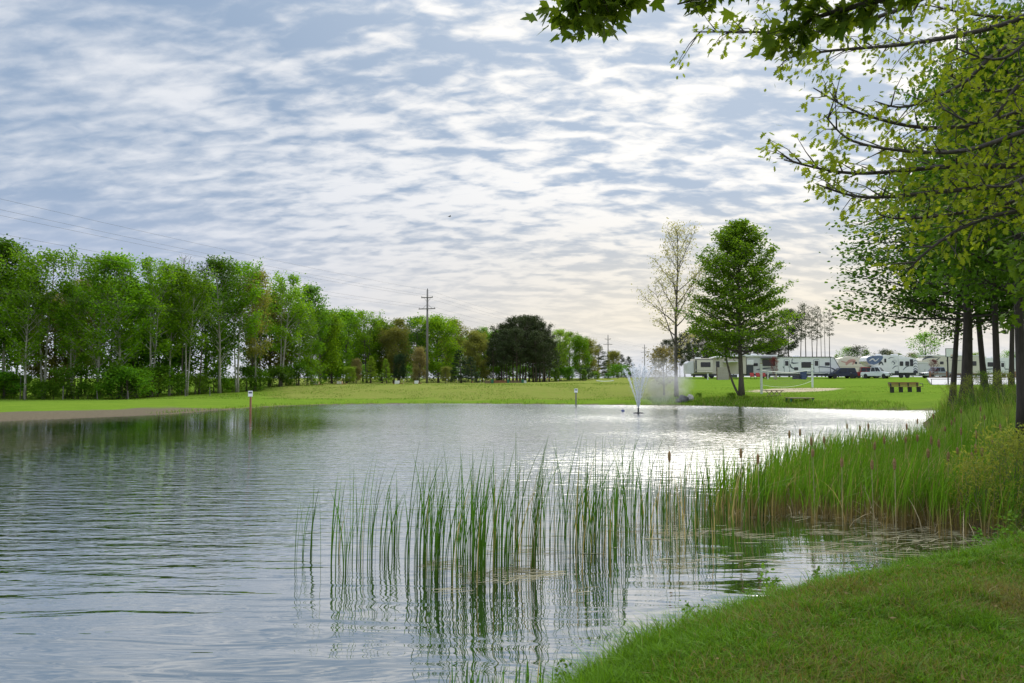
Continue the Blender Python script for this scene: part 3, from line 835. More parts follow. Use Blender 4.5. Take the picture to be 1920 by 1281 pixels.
# ---- the dark trunks on the right bank, their crowns run together
bank = [
    (1784, 380, 33, 'mapleB', 'leaning dark trunked maple first in the row on the right bank', 1.0, 2.2),
    (1811, 330, 30, 'mapleA', 'dark maple with the lowest boughs reaching over the lawn', 1.55, .3),
    (1847, 180, 34, 'mapleB', 'dark maple second behind the low-boughed one', .7, 4.0),
    (1870, 120, 29, 'mapleA', 'thick straight trunked maple right of the bank row', .62, 5.1),
    (1895, 260, 37, 'mapleB', 'smaller maple at the back of the bank row', .7, 1.0),
]
for px, ty, Y, sh, lab, w, rz in bank:
    t_ = tree('maple_tree', px, ty, Y, sh, 'dark', 'dark_maple', lab, group='maples on the right bank', w=w, rz=rz)
    t_.rotation_euler = (Matrix.Rotation({1784: .07, 1811: .03, 1847: -.06, 1870: .01, 1895: .04}[px], 3, 'Y') @ Matrix.Rotation(rz, 3, 'Z')).to_euler()
# ================================================================== NEAR TREES WHOSE BOUGHS HANG INTO VIEW
def bough(path, r0, rng, leafP, leafA, mb, tw=.55, gap=.22, per=7, sp=.05, up=.0, start=.25, leafsp=.07):
    """a limb along 3-D path (list of Vector) with side twigs and leaves"""
    pts = catmull(path, 6)
    n = len(pts)
    mb.tube(pts, [r0 * (1 - i / n) ** .9 + .004 for i in range(n)], 6, cap=False)
    L = [0]
    for i in range(1, n): L.append(L[-1] + (pts[i] - pts[i - 1]).length)
    tot = L[-1]; s = tot * start; k = 0
    while s < tot:
        i = max(j for j in range(n) if L[j] <= s); i = min(i, n - 2)
        f = (s - L[i]) / max(1e-6, L[i + 1] - L[i])
        p = pts[i].lerp(pts[i + 1], f); d = (pts[i + 1] - pts[i]).normalized()
        for q in range(2):
            side = d.cross(Vector(rng.normal(0, 1, 3))).normalized()
            side.z = side.z * .7 + up
            v = (d * rng.uniform(.3, 1.0) + side * rng.uniform(.5, 1.1)).normalized()
            ln = tw * rng.uniform(.45, 1.25) * (1.15 - .5 * s / tot)
            a, b, c = p, p + v * ln * .5 + Vector((0, 0, .02)), p + v * ln + Vector(rng.normal(0, .05, 3))
            mb.tube([a, b, c], [.006 + r0 * .12, .005, .003], 4, cap=False)
            m = max(1, int(per * rng.uniform(.5, 1.5)))
            u = np.clip(1.05 - rng.exponential(.28, m), .1, 1.05)
            P = np.array(a)[None] * (1 - u[:, None]) + np.array(c)[None] * u[:, None] + rng.normal(0, leafsp, (m, 3))
            leafP.append(P)
            leafA.append(rng.normal(0, .6, (m, 3)) + np.array(v)[None] * .5 + np.array([0, 0, -.65]))
        s += gap * rng.uniform(.6, 1.4); k += 1


def near_tree(name, label, base, trunk_top, r, boughs, kind, size, mat, seed, **kw):
    rng = np.random.default_rng(seed)
    root = tag(empty(name, base), label, 'tree')
    inv = Vector(base)
    mb = MB()
    tp = catmull([Vector(base) + Vector((0, 0, -.2)), Vector(base).lerp(Vector(trunk_top), .5) + Vector((.05, .03, 0)), Vector(trunk_top)], 6)
    mb.tube(tp, [r * (1.25 if i == 0 else 1) * (1 - .6 * i / len(tp)) for i in range(len(tp))], 10)
    P, A = [], []
    lb = MB()
    for b in boughs:
        path, r0, opt = b
        bough([Vector(q) for q in path], r0, rng, P, A, lb, **{**kw, **opt})
    P, A = np.concatenate(P), np.concatenate(A)
    for m in (mb, lb): m.v = [tuple(Vector(q) - inv) for q in m.v]
    mb.build('trunk', BARK['dark'], root, smooth=True)
    lb.build('limb', BARK['dark'], root, smooth=True)
    me = leaf_mesh('crown', P - np.array(base), A, size * rng.uniform(.65, 1.25, len(P)), kind, LM[mat], tilt=.6, rng=rng)
    obj('crown', me, root)
    return root


# maple above and to the right of the camera: dark big leaves along the top edge
bz = gz(6.6, 2.6)
T = Vector((6.4, 3.0, 6.5))
def pl(*q): return [at(*p) for p in q]
near_tree('maple_tree', 'near maple whose big dark leaves hang along the top edge of the view', (6.6, 2.6, bz), T, .2, [
    ([Vector((6.5, 2.8, 4.2))] + pl((1800, -190, 5.3), (1400, -150, 5.6), (1180, -70, 5.7), (1075, 25, 5.7)), .05, dict(start=.78, gap=.055, per=12, tw=.28)),
    ([Vector((6.5, 2.8, 4.2))] + pl((1800, -190, 5.3), (1400, -150, 5.6), (1230, -85, 5.9), (1130, 15, 6.0)), .04, dict(start=.80, gap=.055, per=12, tw=.28)),
    ([Vector((6.5, 2.8, 4.0))] + pl((1900, -120, 5.0), (1600, -60, 5.5), (1400, -25, 5.9), (1270, 8, 6.0)), .04, dict(start=.5, gap=.11, per=8, tw=.24)),
    ([Vector((6.5, 2.8, 3.9))] + pl((1900, -90, 5.0), (1680, -10, 5.4), (1540, 30, 5.7), (1480, 60, 5.8)), .04, dict(start=.55, gap=.08, per=9, tw=.26)),
], 'maple', .105, 'near_maple', 5, leafsp=.06)

# red oak farther right: yellow-green young leaves
bx = Vector((11.6, 9.2, gz(11.6, 9.2)))
oak = []
def ob(r0, opt, *q): oak.append(([Vector((11.5, 9.25, q[0]))] + pl(*q[1:]), r0, opt))
ob(.055, {}, 4.2, (2200, 190, 9.0), (1960, 300, 8.8), (1780, 312, 8.7), (1600, 325, 8.6), (1470, 300, 8.5))
ob(.045, {}, 4.0, (2150, 330, 9.0), (1920, 345, 8.6), (1760, 360, 8.4), (1620, 370, 8.3), (1530, 345, 8.2))
ob(.045, {}, 5.2, (2180, 60, 9.5), (1920, 205, 9.3), (1760, 240, 9.2), (1620, 215, 9.2), (1525, 165, 9.2))
ob(.045, {}, 5.5, (2150, -60, 9.6), (1900, 40, 9.6), (1720, 80, 9.5), (1560, 95, 9.4), (1470, 110, 9.3))
ob(.042, {}, 6.0, (2200, -160, 9.8), (1880, -70, 9.8), (1680, 20, 9.7), (1530, 60, 9.6), (1400, 60, 9.5), (1300, 60, 9.5))
ob(.038, {}, 5.8, (2200, -60, 9.2), (1900, 80, 9.1), (1800, 160, 9.1), (1700, 200, 9.0), (1640, 190, 8.9))
ob(.038, {}, 4.4, (2150, 180, 8.6), (1940, 240, 8.4), (1820, 280, 8.3), (1720, 285, 8.2), (1600, 265, 8.2), (1545, 215, 8.2))
ob(.038, {}, 3.6, (2150, 400, 8.8), (1930, 395, 8.5), (1820, 420, 8.3), (1740, 470, 8.2), (1700, 510, 8.2))
ob(.038, {}, 3.8, (2150, 330, 9.6), (1940, 370, 9.4), (1800, 400, 9.4), (1690, 410, 9.3), (1640, 400, 9.2))
ob(.045, {}, 5.4, (2200, 40, 10.4), (1950, 150, 10.2), (1850, 170, 10.2), (1760, 130, 10.2))
ob(.045, {}, 6.0, (2200, -80, 10.6), (1960, 20, 10.5), (1850, 30, 10.5), (1740, 10, 10.5))
ob(.038, {}, 5.0, (2180, 110, 9.0), (1950, 130, 8.8), (1850, 230, 8.7), (1760, 200, 8.7))
ob(.038, {}, 4.0, (2150, 300, 8.2), (1960, 320, 8.0), (1880, 350, 7.9), (1800, 340, 7.9))
ob(.038, {}, 5.6, (2200, -20, 8.8), (1980, 40, 8.6), (1880, 110, 8.5), (1790, 90, 8.5))
near_tree('oak_tree', 'yellow-green young oak reaching across the upper right corner', bx, (11.4, 9.4, 8.5), .24, oak, 'oak', .078, 'oak', 9, tw=.6, gap=.17, per=11, start=.28, leafsp=.075)
# bright maple at the right edge, between oak and bank
b3 = Vector((12.4, 13.2, gz(12.4, 13.2)))
near_tree('maple_tree', 'bright green maple bough at the right edge below the oak', b3, (12.2, 13.3, 6.0), .14, [
    ([Vector((12.3, 13.2, 3.0))] + pl((2150, 500, 13), (1990, 480, 12.8), (1900, 490, 12.6)), .04, {}),
    ([Vector((12.3, 13.2, 3.6))] + pl((2150, 420, 13), (1990, 420, 12.8), (1905, 440, 12.6)), .04, {}),
    ([Vector((12.3, 13.2, 2.6))] + pl((2150, 560, 13), (1990, 540, 12.8), (1910, 560, 12.6)), .04, {})], 'maple', .12, 'shrub', 15, tw=.6, gap=.16, per=9, start=.4)
# big trunk cut by the right edge
tree('maple_tree', 1916, 60, 18, 'mapleA', 'dark', 'dark_maple', 'thickest dark trunk at the right edge with its crown above', w=.82, rz=3.4)

# ================================================================== REEDS, GRASS, WEEDS
def blades(name, X, Y, Z, H, lean, width, mat, levels=5, curve=1.0, rng=NR, dry=None, taper=.12, twist=True):
    """flat tapering blades rooted at X,Y,Z; lean (n,2) is how far the tip drifts sideways"""
    n = len(X)
    t = np.linspace(0, 1, levels)
    a = rng.uniform(0, 2 * PI, n)
    w = np.stack([np.cos(a), np.sin(a)], 1)
    prof = np.minimum(1, (1 - t) * 2.2 + taper) * .5
    prof[-1] = .02
    V = np.zeros((n, levels, 2, 3))
    for k in range(levels):
        tt = t[k]
        off = lean * (tt ** (1 + curve))[..., None] if np.ndim(tt) else lean * tt ** (1 + curve)
        cx, cy = X + off[:, 0], Y + off[:, 1]
        drop = np.sqrt((lean ** 2).sum(1)) * .25 * tt ** 3
        cz = Z + H * tt - drop
        for s, sg in enumerate((-1, 1)):
            V[:, k, s, 0] = cx + sg * w[:, 0] * width * prof[k]
            V[:, k, s, 1] = cy + sg * w[:, 1] * width * prof[k]
            V[:, k, s, 2] = cz
    base = (np.arange(n) * levels * 2)[:, None]
    fs = []
    for k in range(levels - 1):
        fs.append(base + np.array([2 * k, 2 * k + 1, 2 * k + 3, 2 * k + 2])[None])
    Fc = np.concatenate(fs)
    T = np.repeat(np.tile(t, (n, 1))[:, :, None], 2, 2)
    r = np.repeat(rng.uniform(0, 1, n), levels * 2)
    d = np.repeat(dry if dry is not None else np.zeros(n), levels * 2)
    return np_mesh(name, V.reshape(-1, 3), Fc, mat, {'t': T.ravel(), 'r': r, 'd': d})


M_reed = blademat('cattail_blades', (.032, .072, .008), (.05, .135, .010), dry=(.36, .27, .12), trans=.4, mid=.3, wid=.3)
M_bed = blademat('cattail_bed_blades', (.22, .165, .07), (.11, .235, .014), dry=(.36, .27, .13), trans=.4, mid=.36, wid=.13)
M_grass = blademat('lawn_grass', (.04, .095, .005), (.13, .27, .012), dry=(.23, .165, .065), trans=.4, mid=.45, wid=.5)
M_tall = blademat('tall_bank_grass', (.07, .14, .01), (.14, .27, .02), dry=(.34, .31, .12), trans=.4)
M_dead = solid('dead_reed', (.42, .33, .18), .8, .5, 8)

clumps = [  # px, base row, top row, blades, words
    (557, 1065, 940, 2, 'two thin leaning blades, the reed stem farthest out at left'), (582, 1043, 886, 7, 'small solitary reed tuft second from the left'),
    (625, 1062, 873, 7, 'thin upright reed tuft third from the left'), (638, 1041, 905, 3, 'few wispy blades beside the third tuft'), (651, 1072, 925, 5, 'short reed tuft nearest the camera among the left tufts'),
    (668, 1051, 854, 7, 'tall slender tuft with one blade far above the rest'), (699, 1051, 871, 9, 'fan-shaped reed tuft leaning right, seventh from the left'), (719, 1045, 900, 6, 'narrow reed tuft next to the fan-shaped one'),
    (738, 1031, 897, 9, 'bushy short tuft last before the dense clumps'), (784, 1065, 845, 11, 'first tall clump of the dense row, one tip bent left'), (802, 1055, 860, 24, 'dense clump second in the thick row'),
    (814, 1088, 873, 15, 'front clump rooted lower than its neighbours at left of the thick row'), (857, 1089, 849, 15, 'tall narrow clump alone in a gap of the thick row'), (885, 1055, 869, 14, 'green clump just left of the thickest one'),
    (904, 1088, 856, 34, 'thickest dark green clump at the front of the pond'), (926, 1051, 849, 32, 'wide clump behind and right of the thickest one'), (950, 1072, 945, 8, 'short clump right of the thickest one'),
    (980, 1065, 825, 18, 'tall pointed clump right of the thick group'), (997, 1065, 842, 15, 'bright clump rooted in floating debris'), (1026, 1020, 860, 11, 'small thin clump between the two tallest groups'),
    (1050, 1041, 821, 17, 'tall open clump with blades fanning right'), (1078, 1028, 830, 13, 'loose clump next to the open fan'), (1105, 1034, 825, 24, 'dense tall clump with dark feet at mid pond'), (1129, 1038, 814, 28, 'tallest full clump at mid pond'),
    (1150, 1000, 840, 12, 'thin clump right of the tallest full one'), (1181, 970, 812, 14, 'upright clump farther out in open water'), (1211, 979, 817, 19, 'tall clump leaning right before the bed'), (1243, 975, 850, 13, 'lower clump with pale stems near the bed'),
    (1284, 953, 835, 14, 'medium clump at the edge of the bed'), (1322, 992, 850, 16, 'clump with one very straight dark stem by the bed'), (1352, 945, 835, 15, 'bright clump touching the bed'), (1380, 962, 845, 15, 'front clump against the tan stalks'), (1425, 968, 850, 16, 'rightmost separate clump in front of the bed'),
    (868, 1300, 1243, 14, 'short yellow-green sprouts at the bottom edge left of the bank'), (925, 1310, 1250, 10, 'lowest short sprouts cut by the bottom edge'), (985, 1285, 1232, 16, 'short sprouts just off the tip of the bank')]
for i, (px, by, ty, n, lab) in enumerate(clumps):
    n = n if n < 4 else int(n * 1.35)
    p = on_water(px, by)
    h = at(px, ty, p.y).z * 1.08
    rng = np.random.default_rng(300 + i)
    spd = .02 + .0032 * n
    X, Yy = rng.normal(0, spd, n), rng.normal(0, spd, n)
    H = h * rng.uniform(.55, 1.04, n); H[0] = h * 1.06
    ln = np.stack([rng.normal(.07, .085, n), rng.normal(0, .07, n)], 1) * H[:, None]
    if i == 0: ln = np.array([[.10, 0], [.03, .02]])
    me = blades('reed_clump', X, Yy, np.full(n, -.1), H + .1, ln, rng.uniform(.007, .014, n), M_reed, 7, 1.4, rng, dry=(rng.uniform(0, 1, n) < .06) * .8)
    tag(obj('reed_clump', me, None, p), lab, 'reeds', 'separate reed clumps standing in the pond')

# the dense bed on the right: nobody could count it
bed = [on_water(*q) for q in [(1290, 975), (1380, 975), (1480, 970), (1600, 985), (1720, 992), (1830, 1008)]] + [Vector(q + (0,)) for q in [(7.6, 10.6), (9.6, 13.4), (11.3, 17), (13.3, 21.5), (12.2, 22.5), (10.4, 20.5), (8.3, 19.2), (6.3, 17.0), (4.6, 14.2), (3.2, 12.3)]]
BP = np.array([(p.x, p.y) for p in bed])
def in_poly(x, y, P):
    ins = np.zeros(x.shape, bool)
    for i in range(len(P)):
        ax, ay = P[i]; bx_, by_ = P[(i + 1) % len(P)]
        ins ^= ((ay > y) != (by_ > y)) & (x < (bx_ - ax) * (y - ay) / (by_ - ay + 1e-15) + ax)
    return ins
rng = np.random.default_rng(5)
N0 = 15000
sx, sy = rng.uniform(2, 14, N0), rng.uniform(9.5, 23, N0)
k = in_poly(sx + rng.normal(0, .25, N0), sy + rng.normal(0, .25, N0), BP)
k &= rng.uniform(0, 1, N0) < .25 + .9 * fbm(sx * 1.3, sy * 1.3, 5) * sstep(2.6, 5.2, sx)
sx, sy = sx[k], sy[k]
m = 5; n = len(sx) * m
X = np.repeat(sx, m) + rng.normal(0, .03, n); Yy = np.repeat(sy, m) + rng.normal(0, .03, n)
H = (.46 + .56 * rng.uniform(0, 1, n) ** .6) * np.repeat(.70 + .62 * fbm(sx * .9, sy * .9, 8), m) * np.repeat(rng.uniform(.82, 1.1, len(sx)), m)
lean = np.stack([rng.normal(.10, .12, n), rng.normal(0, .10, n)], 1) * H[:, None] * 1.2 * np.where(rng.uniform(0, 1, n) < .10, 3.5, 1)[:, None]
Zb = np.minimum(ground_z(X, Yy), -.05) if False else np.full(n, -.08)
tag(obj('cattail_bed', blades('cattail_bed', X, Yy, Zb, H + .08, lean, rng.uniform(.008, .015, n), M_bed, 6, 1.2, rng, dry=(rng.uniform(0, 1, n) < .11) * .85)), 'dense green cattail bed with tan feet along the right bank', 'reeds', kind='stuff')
# last year's broken stalks at its feet
n = 2600
q = rng.integers(0, len(sx), n)
kk = rng.uniform(0, 1, n)
X, Yy = sx[q] + rng.normal(0, .12, n), sy[q] + rng.normal(0, .12, n)
H = rng.uniform(.15, .7, n)
lean = rng.normal(0, .26, (n, 2))
tag(obj('dry_stalks', blades('dry_stalks', X, Yy, np.full(n, -.03), H, lean, rng.uniform(.007, .014, n), M_dead, 4, .5, rng)), "last year's broken tan stalks between the cattails", 'reeds', kind='stuff')
# scattered single reeds in the water between the clumps
n = 260
u = rng.uniform(1080, 1430, n); by = 1060 - (u - 960) * .16 + rng.normal(0, 26, n) - rng.uniform(0, 60, n)
W = [on_water(a, b) for a, b in zip(u, by)]
X, Yy = np.array([w.x for w in W]), np.array([w.y for w in W])
H = rng.uniform(.3, .95, n)
tag(obj('scattered_reeds', blades('scattered_reeds', X, Yy, np.full(n, -.05), H, rng.normal(.05, .1, (n, 2)) * H[:, None], rng.uniform(.007, .012, n), M_reed, 6, 1.2, rng, dry=(rng.uniform(0, 1, n) < .25) * .9)), 'scattered single reeds thinning out into open water', 'reeds', kind='stuff')

# cattail heads on their own stalks
M_head = solid('cattail_fluff', (.12, .055, .018), 1, .5, 60, bump=.01, col2=(.36, .26, .13), spec=0)
M_stalk = solid('dry_stalk', (.33, .27, .13), .8, .4, 10)
hd = MB(); hd.lathe([(.003, 0), (.016, .012), (.021, .035), (.023, .08), (.022, .11), (.014, .135), (.003, .15)], n=8)
head_me = hd.mesh('seed_head', M_head, smooth=True)
stalk_me = MB().tube([(0, 0, 0), (.008, 0, .4), (.0, .005, .8), (0, 0, 1.0)], [.006, .005, .005, .004], 5).mesh('stem', M_stalk)
tip_me = MB().tube([(0, 0, 0), (.004, 0, .12)], [.003, .001], 4).mesh('tip', M_stalk)
hp = [(1389, 845), (1421, 857), (1524, 843), (1578, 862), (1635, 866), (1677, 866), (1740, 845), (1778, 852), (1795, 840), (1698, 820), (1720, 818), (1746, 823), (1760, 828), (1658, 822), (1545, 822), (1521, 824), (1612, 800), (1628, 798), (1588, 796), (1640, 832),
      (1802, 806), (1784, 790), (1772, 800), (1830, 812), (1841, 842), (1829, 838), (1875, 796), (1860, 822), (1720, 788), (1700, 798), (1802, 768), (1838, 764), (1846, 780), (1790, 785), (1876, 802), (1750, 778), (1480, 812), (1500, 808), (1255, 852), (1822, 850)]
for i, (px, py) in enumerate(hp):
    r = random.Random(i)
    zt = r.uniform(.92, 1.06)
    v = at(px, py, 1.0) - Vector((0, 0, CZ))
    s = (zt - CZ) / v.z
    P = Vector((v.x * s, v.y * s, 0))
    if P.y > 21: s *= 20.5 / P.y; P = Vector((v.x * s, v.y * s, 0)); zt = CZ + v.z * s
    root = tag(empty('cattail_stalk', (P.x, P.y, -.05), r.uniform(0, 6), (1, 1, 1)), 'dry cattail stalk with a fluffy brown seed head standing above the green bed', 'cattail', 'brown cattail heads over the bed')
    obj('stem', stalk_me, root, (0, 0, 0), 0, (1, 1, zt + .03))
    obj('seed_head', head_me, root, (0, 0, zt - .06), 0, (1, 1, r.uniform(.8, 1.15)))
    obj('tip', tip_me, root, (0, 0, zt + .06))

# floating dead reed litter between the stems
rng = np.random.default_rng(15)
n = 1500
u = rng.uniform(800, 1880, n); by = 1075 - np.clip(u - 900, 0, 700) * .06 + rng.normal(0, 22, n) - rng.uniform(0, 70, n) * (u > 1100)
W = [on_water(a, b) for a, b in zip(u, by)]
X, Yy = np.array([w.x for w in W]), np.array([w.y for w in W])
okk = shore_dist(X, Yy) < -.1
dens = fbm(X * 1.1, Yy * 1.7, 44)
okk &= dens > .5
X, Yy = X[okk], Yy[okk]; n = len(X)
a = rng.normal(0.15, .5, n); ln = rng.uniform(.05, .5, n) ** 1.2; wd = rng.uniform(.003, .008, n)
dx, dy = np.cos(a) * ln / 2, np.sin(a) * ln / 2
px_, py_ = -np.sin(a) * wd / 2, np.cos(a) * wd / 2
zz = np.full(n, .006) + rng.uniform(0, .006, n)
V = np.stack([np.stack([X - dx - px_, Yy - dy - py_, zz], 1), np.stack([X + dx - px_, Yy + dy - py_, zz], 1), np.stack([X + dx + px_, Yy + dy + py_, zz + .004], 1), np.stack([X - dx + px_, Yy - dy + py_, zz + .004], 1)], 1)
M_lit = leafmat('floating_litter', (.14, .12, .06), (.36, .32, .2), trans=.05, objvar=0)
tag(obj('floating_litter', np_mesh('floating_litter', V.reshape(-1, 3), np.arange(4 * n).reshape(n, 4), M_lit)), 'pale dead reed litter floating at the foot of the reeds', 'litter', kind='stuff')
# rafts of algae scum: thin irregular sheets
mbs = MB()
for i in range(90):
    r = random.Random(900 + i)
    px = r.uniform(960, 1860)
    p = on_water(px, r.uniform(955, 1060) - (px > 1400) * r.uniform(-10, 20))
    if shore_dist(p.x, p.y)[0] > -.25: continue
    w, h = r.uniform(.05, .22), r.uniform(.006, .022)
    m_ = 18
    vs = [(p.x + math.cos(2 * PI * k / m_) * w * r.uniform(.3, 1.3), p.y + math.sin(2 * PI * k / m_) * h * r.uniform(.4, 1.2), .004 + i * .00004) for k in range(m_)]
    mbs.add(vs, [tuple(range(m_))])
M_scum = solid('algae_scum', (.20, .20, .10), .7, .5, 30, col2=(.08, .10, .035))
tag(mbs.build('algae_scum', M_scum), 'thin rafts of pale algae scum among the reeds', 'algae', kind='stuff')

# ---- lawn grass in front
rng = np.random.default_rng(25)
N0 = 470000
d = 2.4 + 9.3 * rng.uniform(0, 1, N0) ** 1.6
th = rng.uniform(-.02, .98, N0)
X, Yy = d * np.tan(th), d.copy()
sd = shore_dist(X, Yy)
k = (sd > -.02) & (X < 12)
X, Yy, sd = X[k], Yy[k], sd[k]
Z = ground_z(X, Yy, sd)
n = len(X)
edge = np.exp(-(sd / .38) ** 2)
nn, n2_ = fbm(X * 1.6, Yy * 1.6, 51), fbm(X * .6, Yy * .6, 61)
tuft = sstep(.56, .72, fbm(X * 3.3, Yy * 3.3, 57)) * rng.uniform(.3, 1, n)
H = (.022 + .05 * nn + .07 * tuft + .17 * edge * (.3 + nn)) * rng.uniform(.5, 1.45, n)
dryn = np.exp(-(((X - 4.3) / 2.4) ** 2 + ((Yy - 4.9) / 1.5) ** 2)) * 1.1
dry_p = np.clip(.06 + .95 * dryn * sstep(.35, .62, n2_) + .25 * sstep(.52, .7, nn) - .5 * edge, 0, .95)
dry_b = (rng.uniform(0, 1, n) < dry_p * (1 - .7 * tuft)) * rng.uniform(.4, 1, n)
lean = rng.normal(0, .7, (n, 2)) * H[:, None] + np.array([.1, 0]) * H[:, None]
wdt = rng.uniform(.0028, .0055, n) * (.8 + .09 * Yy)
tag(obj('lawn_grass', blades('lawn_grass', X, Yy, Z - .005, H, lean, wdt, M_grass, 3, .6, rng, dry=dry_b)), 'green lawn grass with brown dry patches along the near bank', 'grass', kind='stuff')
# taller grass fringing the near bank, the far bank and the right bank
parts_ = []
def fringe(n, xr, yr, sdlo, sdhi, h0, h1, dens=None):
    x, y = rng.uniform(*xr, n), rng.uniform(*yr, n)
    s = shore_dist(x, y); k = (s > sdlo) & (s < sdhi)
    x, y, s = x[k], y[k], s[k]
    if dens is not None: k = rng.uniform(0, 1, len(x)) < dens(x, y, s); x, y, s = x[k], y[k], s[k]
    parts_.append((x, y, ground_z(x, y, s), rng.uniform(h0, h1, len(x)) * (.6 + .8 * fbm(x * .8, y * .8, 71))))
fringe(9000, (-.6, 8), (4.2, 11.5), -.06, .35, .12, .34, lambda x, y, s: .35 + .65 * (fbm(x * 1.5, y * 1.5, 81) > .5))
fringe(30000, (-24, 11), (44, 66), -.3, 1.2, .05, .26, lambda x, y, s: .75 * (fbm(x * .3, y * .3, 91) > .42))
fringe(60000, (11, 26), (44, 64), -.4, 3.6, .08, .36, lambda x, y, s: .35 + .65 * (fbm(x * .4, y * .4, 92) > .5))
fringe(42000, (-46, 15), (64, 99), 2.0, 80, .04, .17, lambda x, y, s: .9 * (fbm(x * .35, y * .2, 95) > .47))
fringe(16000, (14, 46), (58, 84), 3.0, 80, .03, .12, lambda x, y, s: .9 * (fbm(x * .35, y * .25, 96) > .5))
fringe(26000, (9, 26), (12, 50), .1, 5.5, .25, .75, lambda x, y, s: .75 * sstep(40, 32, y) + .2)
X, Yy, Z, H = (np.concatenate([p[i] for p in parts_]) for i in range(4))
n = len(X)
wdt = rng.uniform(.004, .007, n) * (1 + .05 * Yy)
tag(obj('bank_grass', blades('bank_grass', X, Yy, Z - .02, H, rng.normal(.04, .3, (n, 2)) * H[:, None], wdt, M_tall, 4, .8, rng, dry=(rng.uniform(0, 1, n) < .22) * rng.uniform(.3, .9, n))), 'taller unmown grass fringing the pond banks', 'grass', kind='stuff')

# fallen leaves on the worn patch
n = 170
X, Yy = rng.normal(4.2, 1.7, n), rng.normal(5.2, .9, n)
sd = shore_dist(X, Yy); k = sd > .25; X, Yy, sd = X[k], Yy[k], sd[k]; n = len(X)
LM['fallen'] = leafmat('fallen_leaves', (.10, .06, .022), (.22, .15, .06), trans=.1, objvar=0)
tag(obj('fallen_leaves', leaf_mesh('fallen_leaves', np.stack([X, Yy, ground_z(X, Yy, sd) + .03], 1), rng.normal(0, 1, (n, 3)) * np.array([1, 1, .2]), rng.uniform(.02, .05, n), 'oak', LM['fallen'], tilt=.5, rng=rng)), 'dry brown leaves fallen on the worn lawn', 'leaves', kind='stuff')

# ---- leafy weeds at the near water edge
LM['weed'] = leafmat('weed_leaves', (.07, .16, .015), (.13, .25, .03))
SHAPES['weed1'] = lambda: grow(171, .45, .12, lambda t: .09 * (1 - .6 * t), 26, .35, .8, 3, 4, .034, .012, .005, kind='slim', start=.3, lean=.05)
SHAPES['weed2'] = lambda: grow(172, .40, .10, lambda t: .12 * (1 - .7 * t), 24, .3, .8, 3, 4, .032, .014, .005, kind='oval', start=.3, lean=.06, fork=1)
BARK['weed'] = solid('weed_stem', (.10, .15, .04), .7, .3, 12)
weeds = [(1057, 1290, 1205, 'tall leafy weed alone at the lower tip of the bank'), (1290, 1165, 1120, 'small weed where the bank bends, left of the upright one'), (1312, 1150, 1108, 'pale weed beside a dry tuft on the bank edge'),
         (1405, 1112, 1075, 'leafy weed standing in the water off the bank'), (1440, 1100, 1035, 'bright upright weed in front of the dark reflection'), (1452, 1108, 1060, 'low weed hugging the bright upright one'), (1528, 1085, 1045, 'thin weed at mid bank edge'),
         (1560, 1080, 1040, 'second thin weed at mid bank edge'), (1612, 1070, 1045, 'short weed before the floating scum'), (1660, 1062, 1040, 'tiny weed near the right part of the bank edge'),
         (1890, 1010, 935, 'large leafy weed at the right end of the bank'), (1908, 1000, 930, 'large leafy weed cut by the right edge'), (1872, 1015, 965, 'broad weed in front of the willow shrub'), (1225, 1190, 1150, 'small weed in long grass low on the bank')]
for i, (px, by, ty, lab) in enumerate(weeds):
    v = at(px, by, 1) - Vector((0, 0, CZ)); s = (.12 - CZ) / v.z
    X, Yw = v.x * s, s
    z0 = max(gz(X, Yw), -.12) - .02
    top = at(px, ty, Yw).z
    sh = 'weed1' if i % 2 else 'weed2'
    H0[sh] = .45 if i % 2 else .40
    t_, c_ = proto(sh, 'weed', 'weed')
    s_ = max(.35, .75 * (top - z0) / H0[sh])
    root = tag(empty('leafy_weed', (X, Yw, z0), i * 1.3, (s_, s_, s_)), lab, 'weed', 'leafy weeds on the near bank')
    obj('stem', t_, root); obj('leaves', c_, root)

# ---- willow and other shrubs on the right bank
for px, ty, Y, sh, lf, w, lab in [
    (1870, 815, 10.9, 'wispy', 'willow', .75, 'yellow-green willow shrub rooted at the edge of the cattails'), (1925, 830, 10.6, 'wispy', 'willow', .75, 'willow shrub cut by the right edge beside the cattails'),
    (1830, 870, 10.6, 'wispy', 'willow', .7, 'low straggly willow sprig with bare twigs in front of the cattails'),
    (1790, 722, 27.5, 'wispy', 'willow', 1.0, 'yellow-green shrub before the leaning trunks'), (1822, 708, 26, 'wispy', 'willow', .9, 'bushy light shrub in front of the low-boughed maple'), (1850, 700, 26, 'wispy', 'shrub', 1.0, 'taller green shrub between the bank trunks'),
    (1880, 700, 25, 'wispy', 'willow', 1.1, 'leafy shrub before the thick straight trunk'), (1905, 725, 24, 'wispy', 'shrub', 1.0, 'green shrub beside the thickest trunk'),
    (1885, 760, 21, 'wispy', 'willow', .7, 'front willow shrub low on the bank above the cattails')]:
    tree('willow_shrub', px, ty, Y, sh, 'grey', lf, lab, 'shrub', 'shrubs on the right bank', w=w, crown_name='leaves')
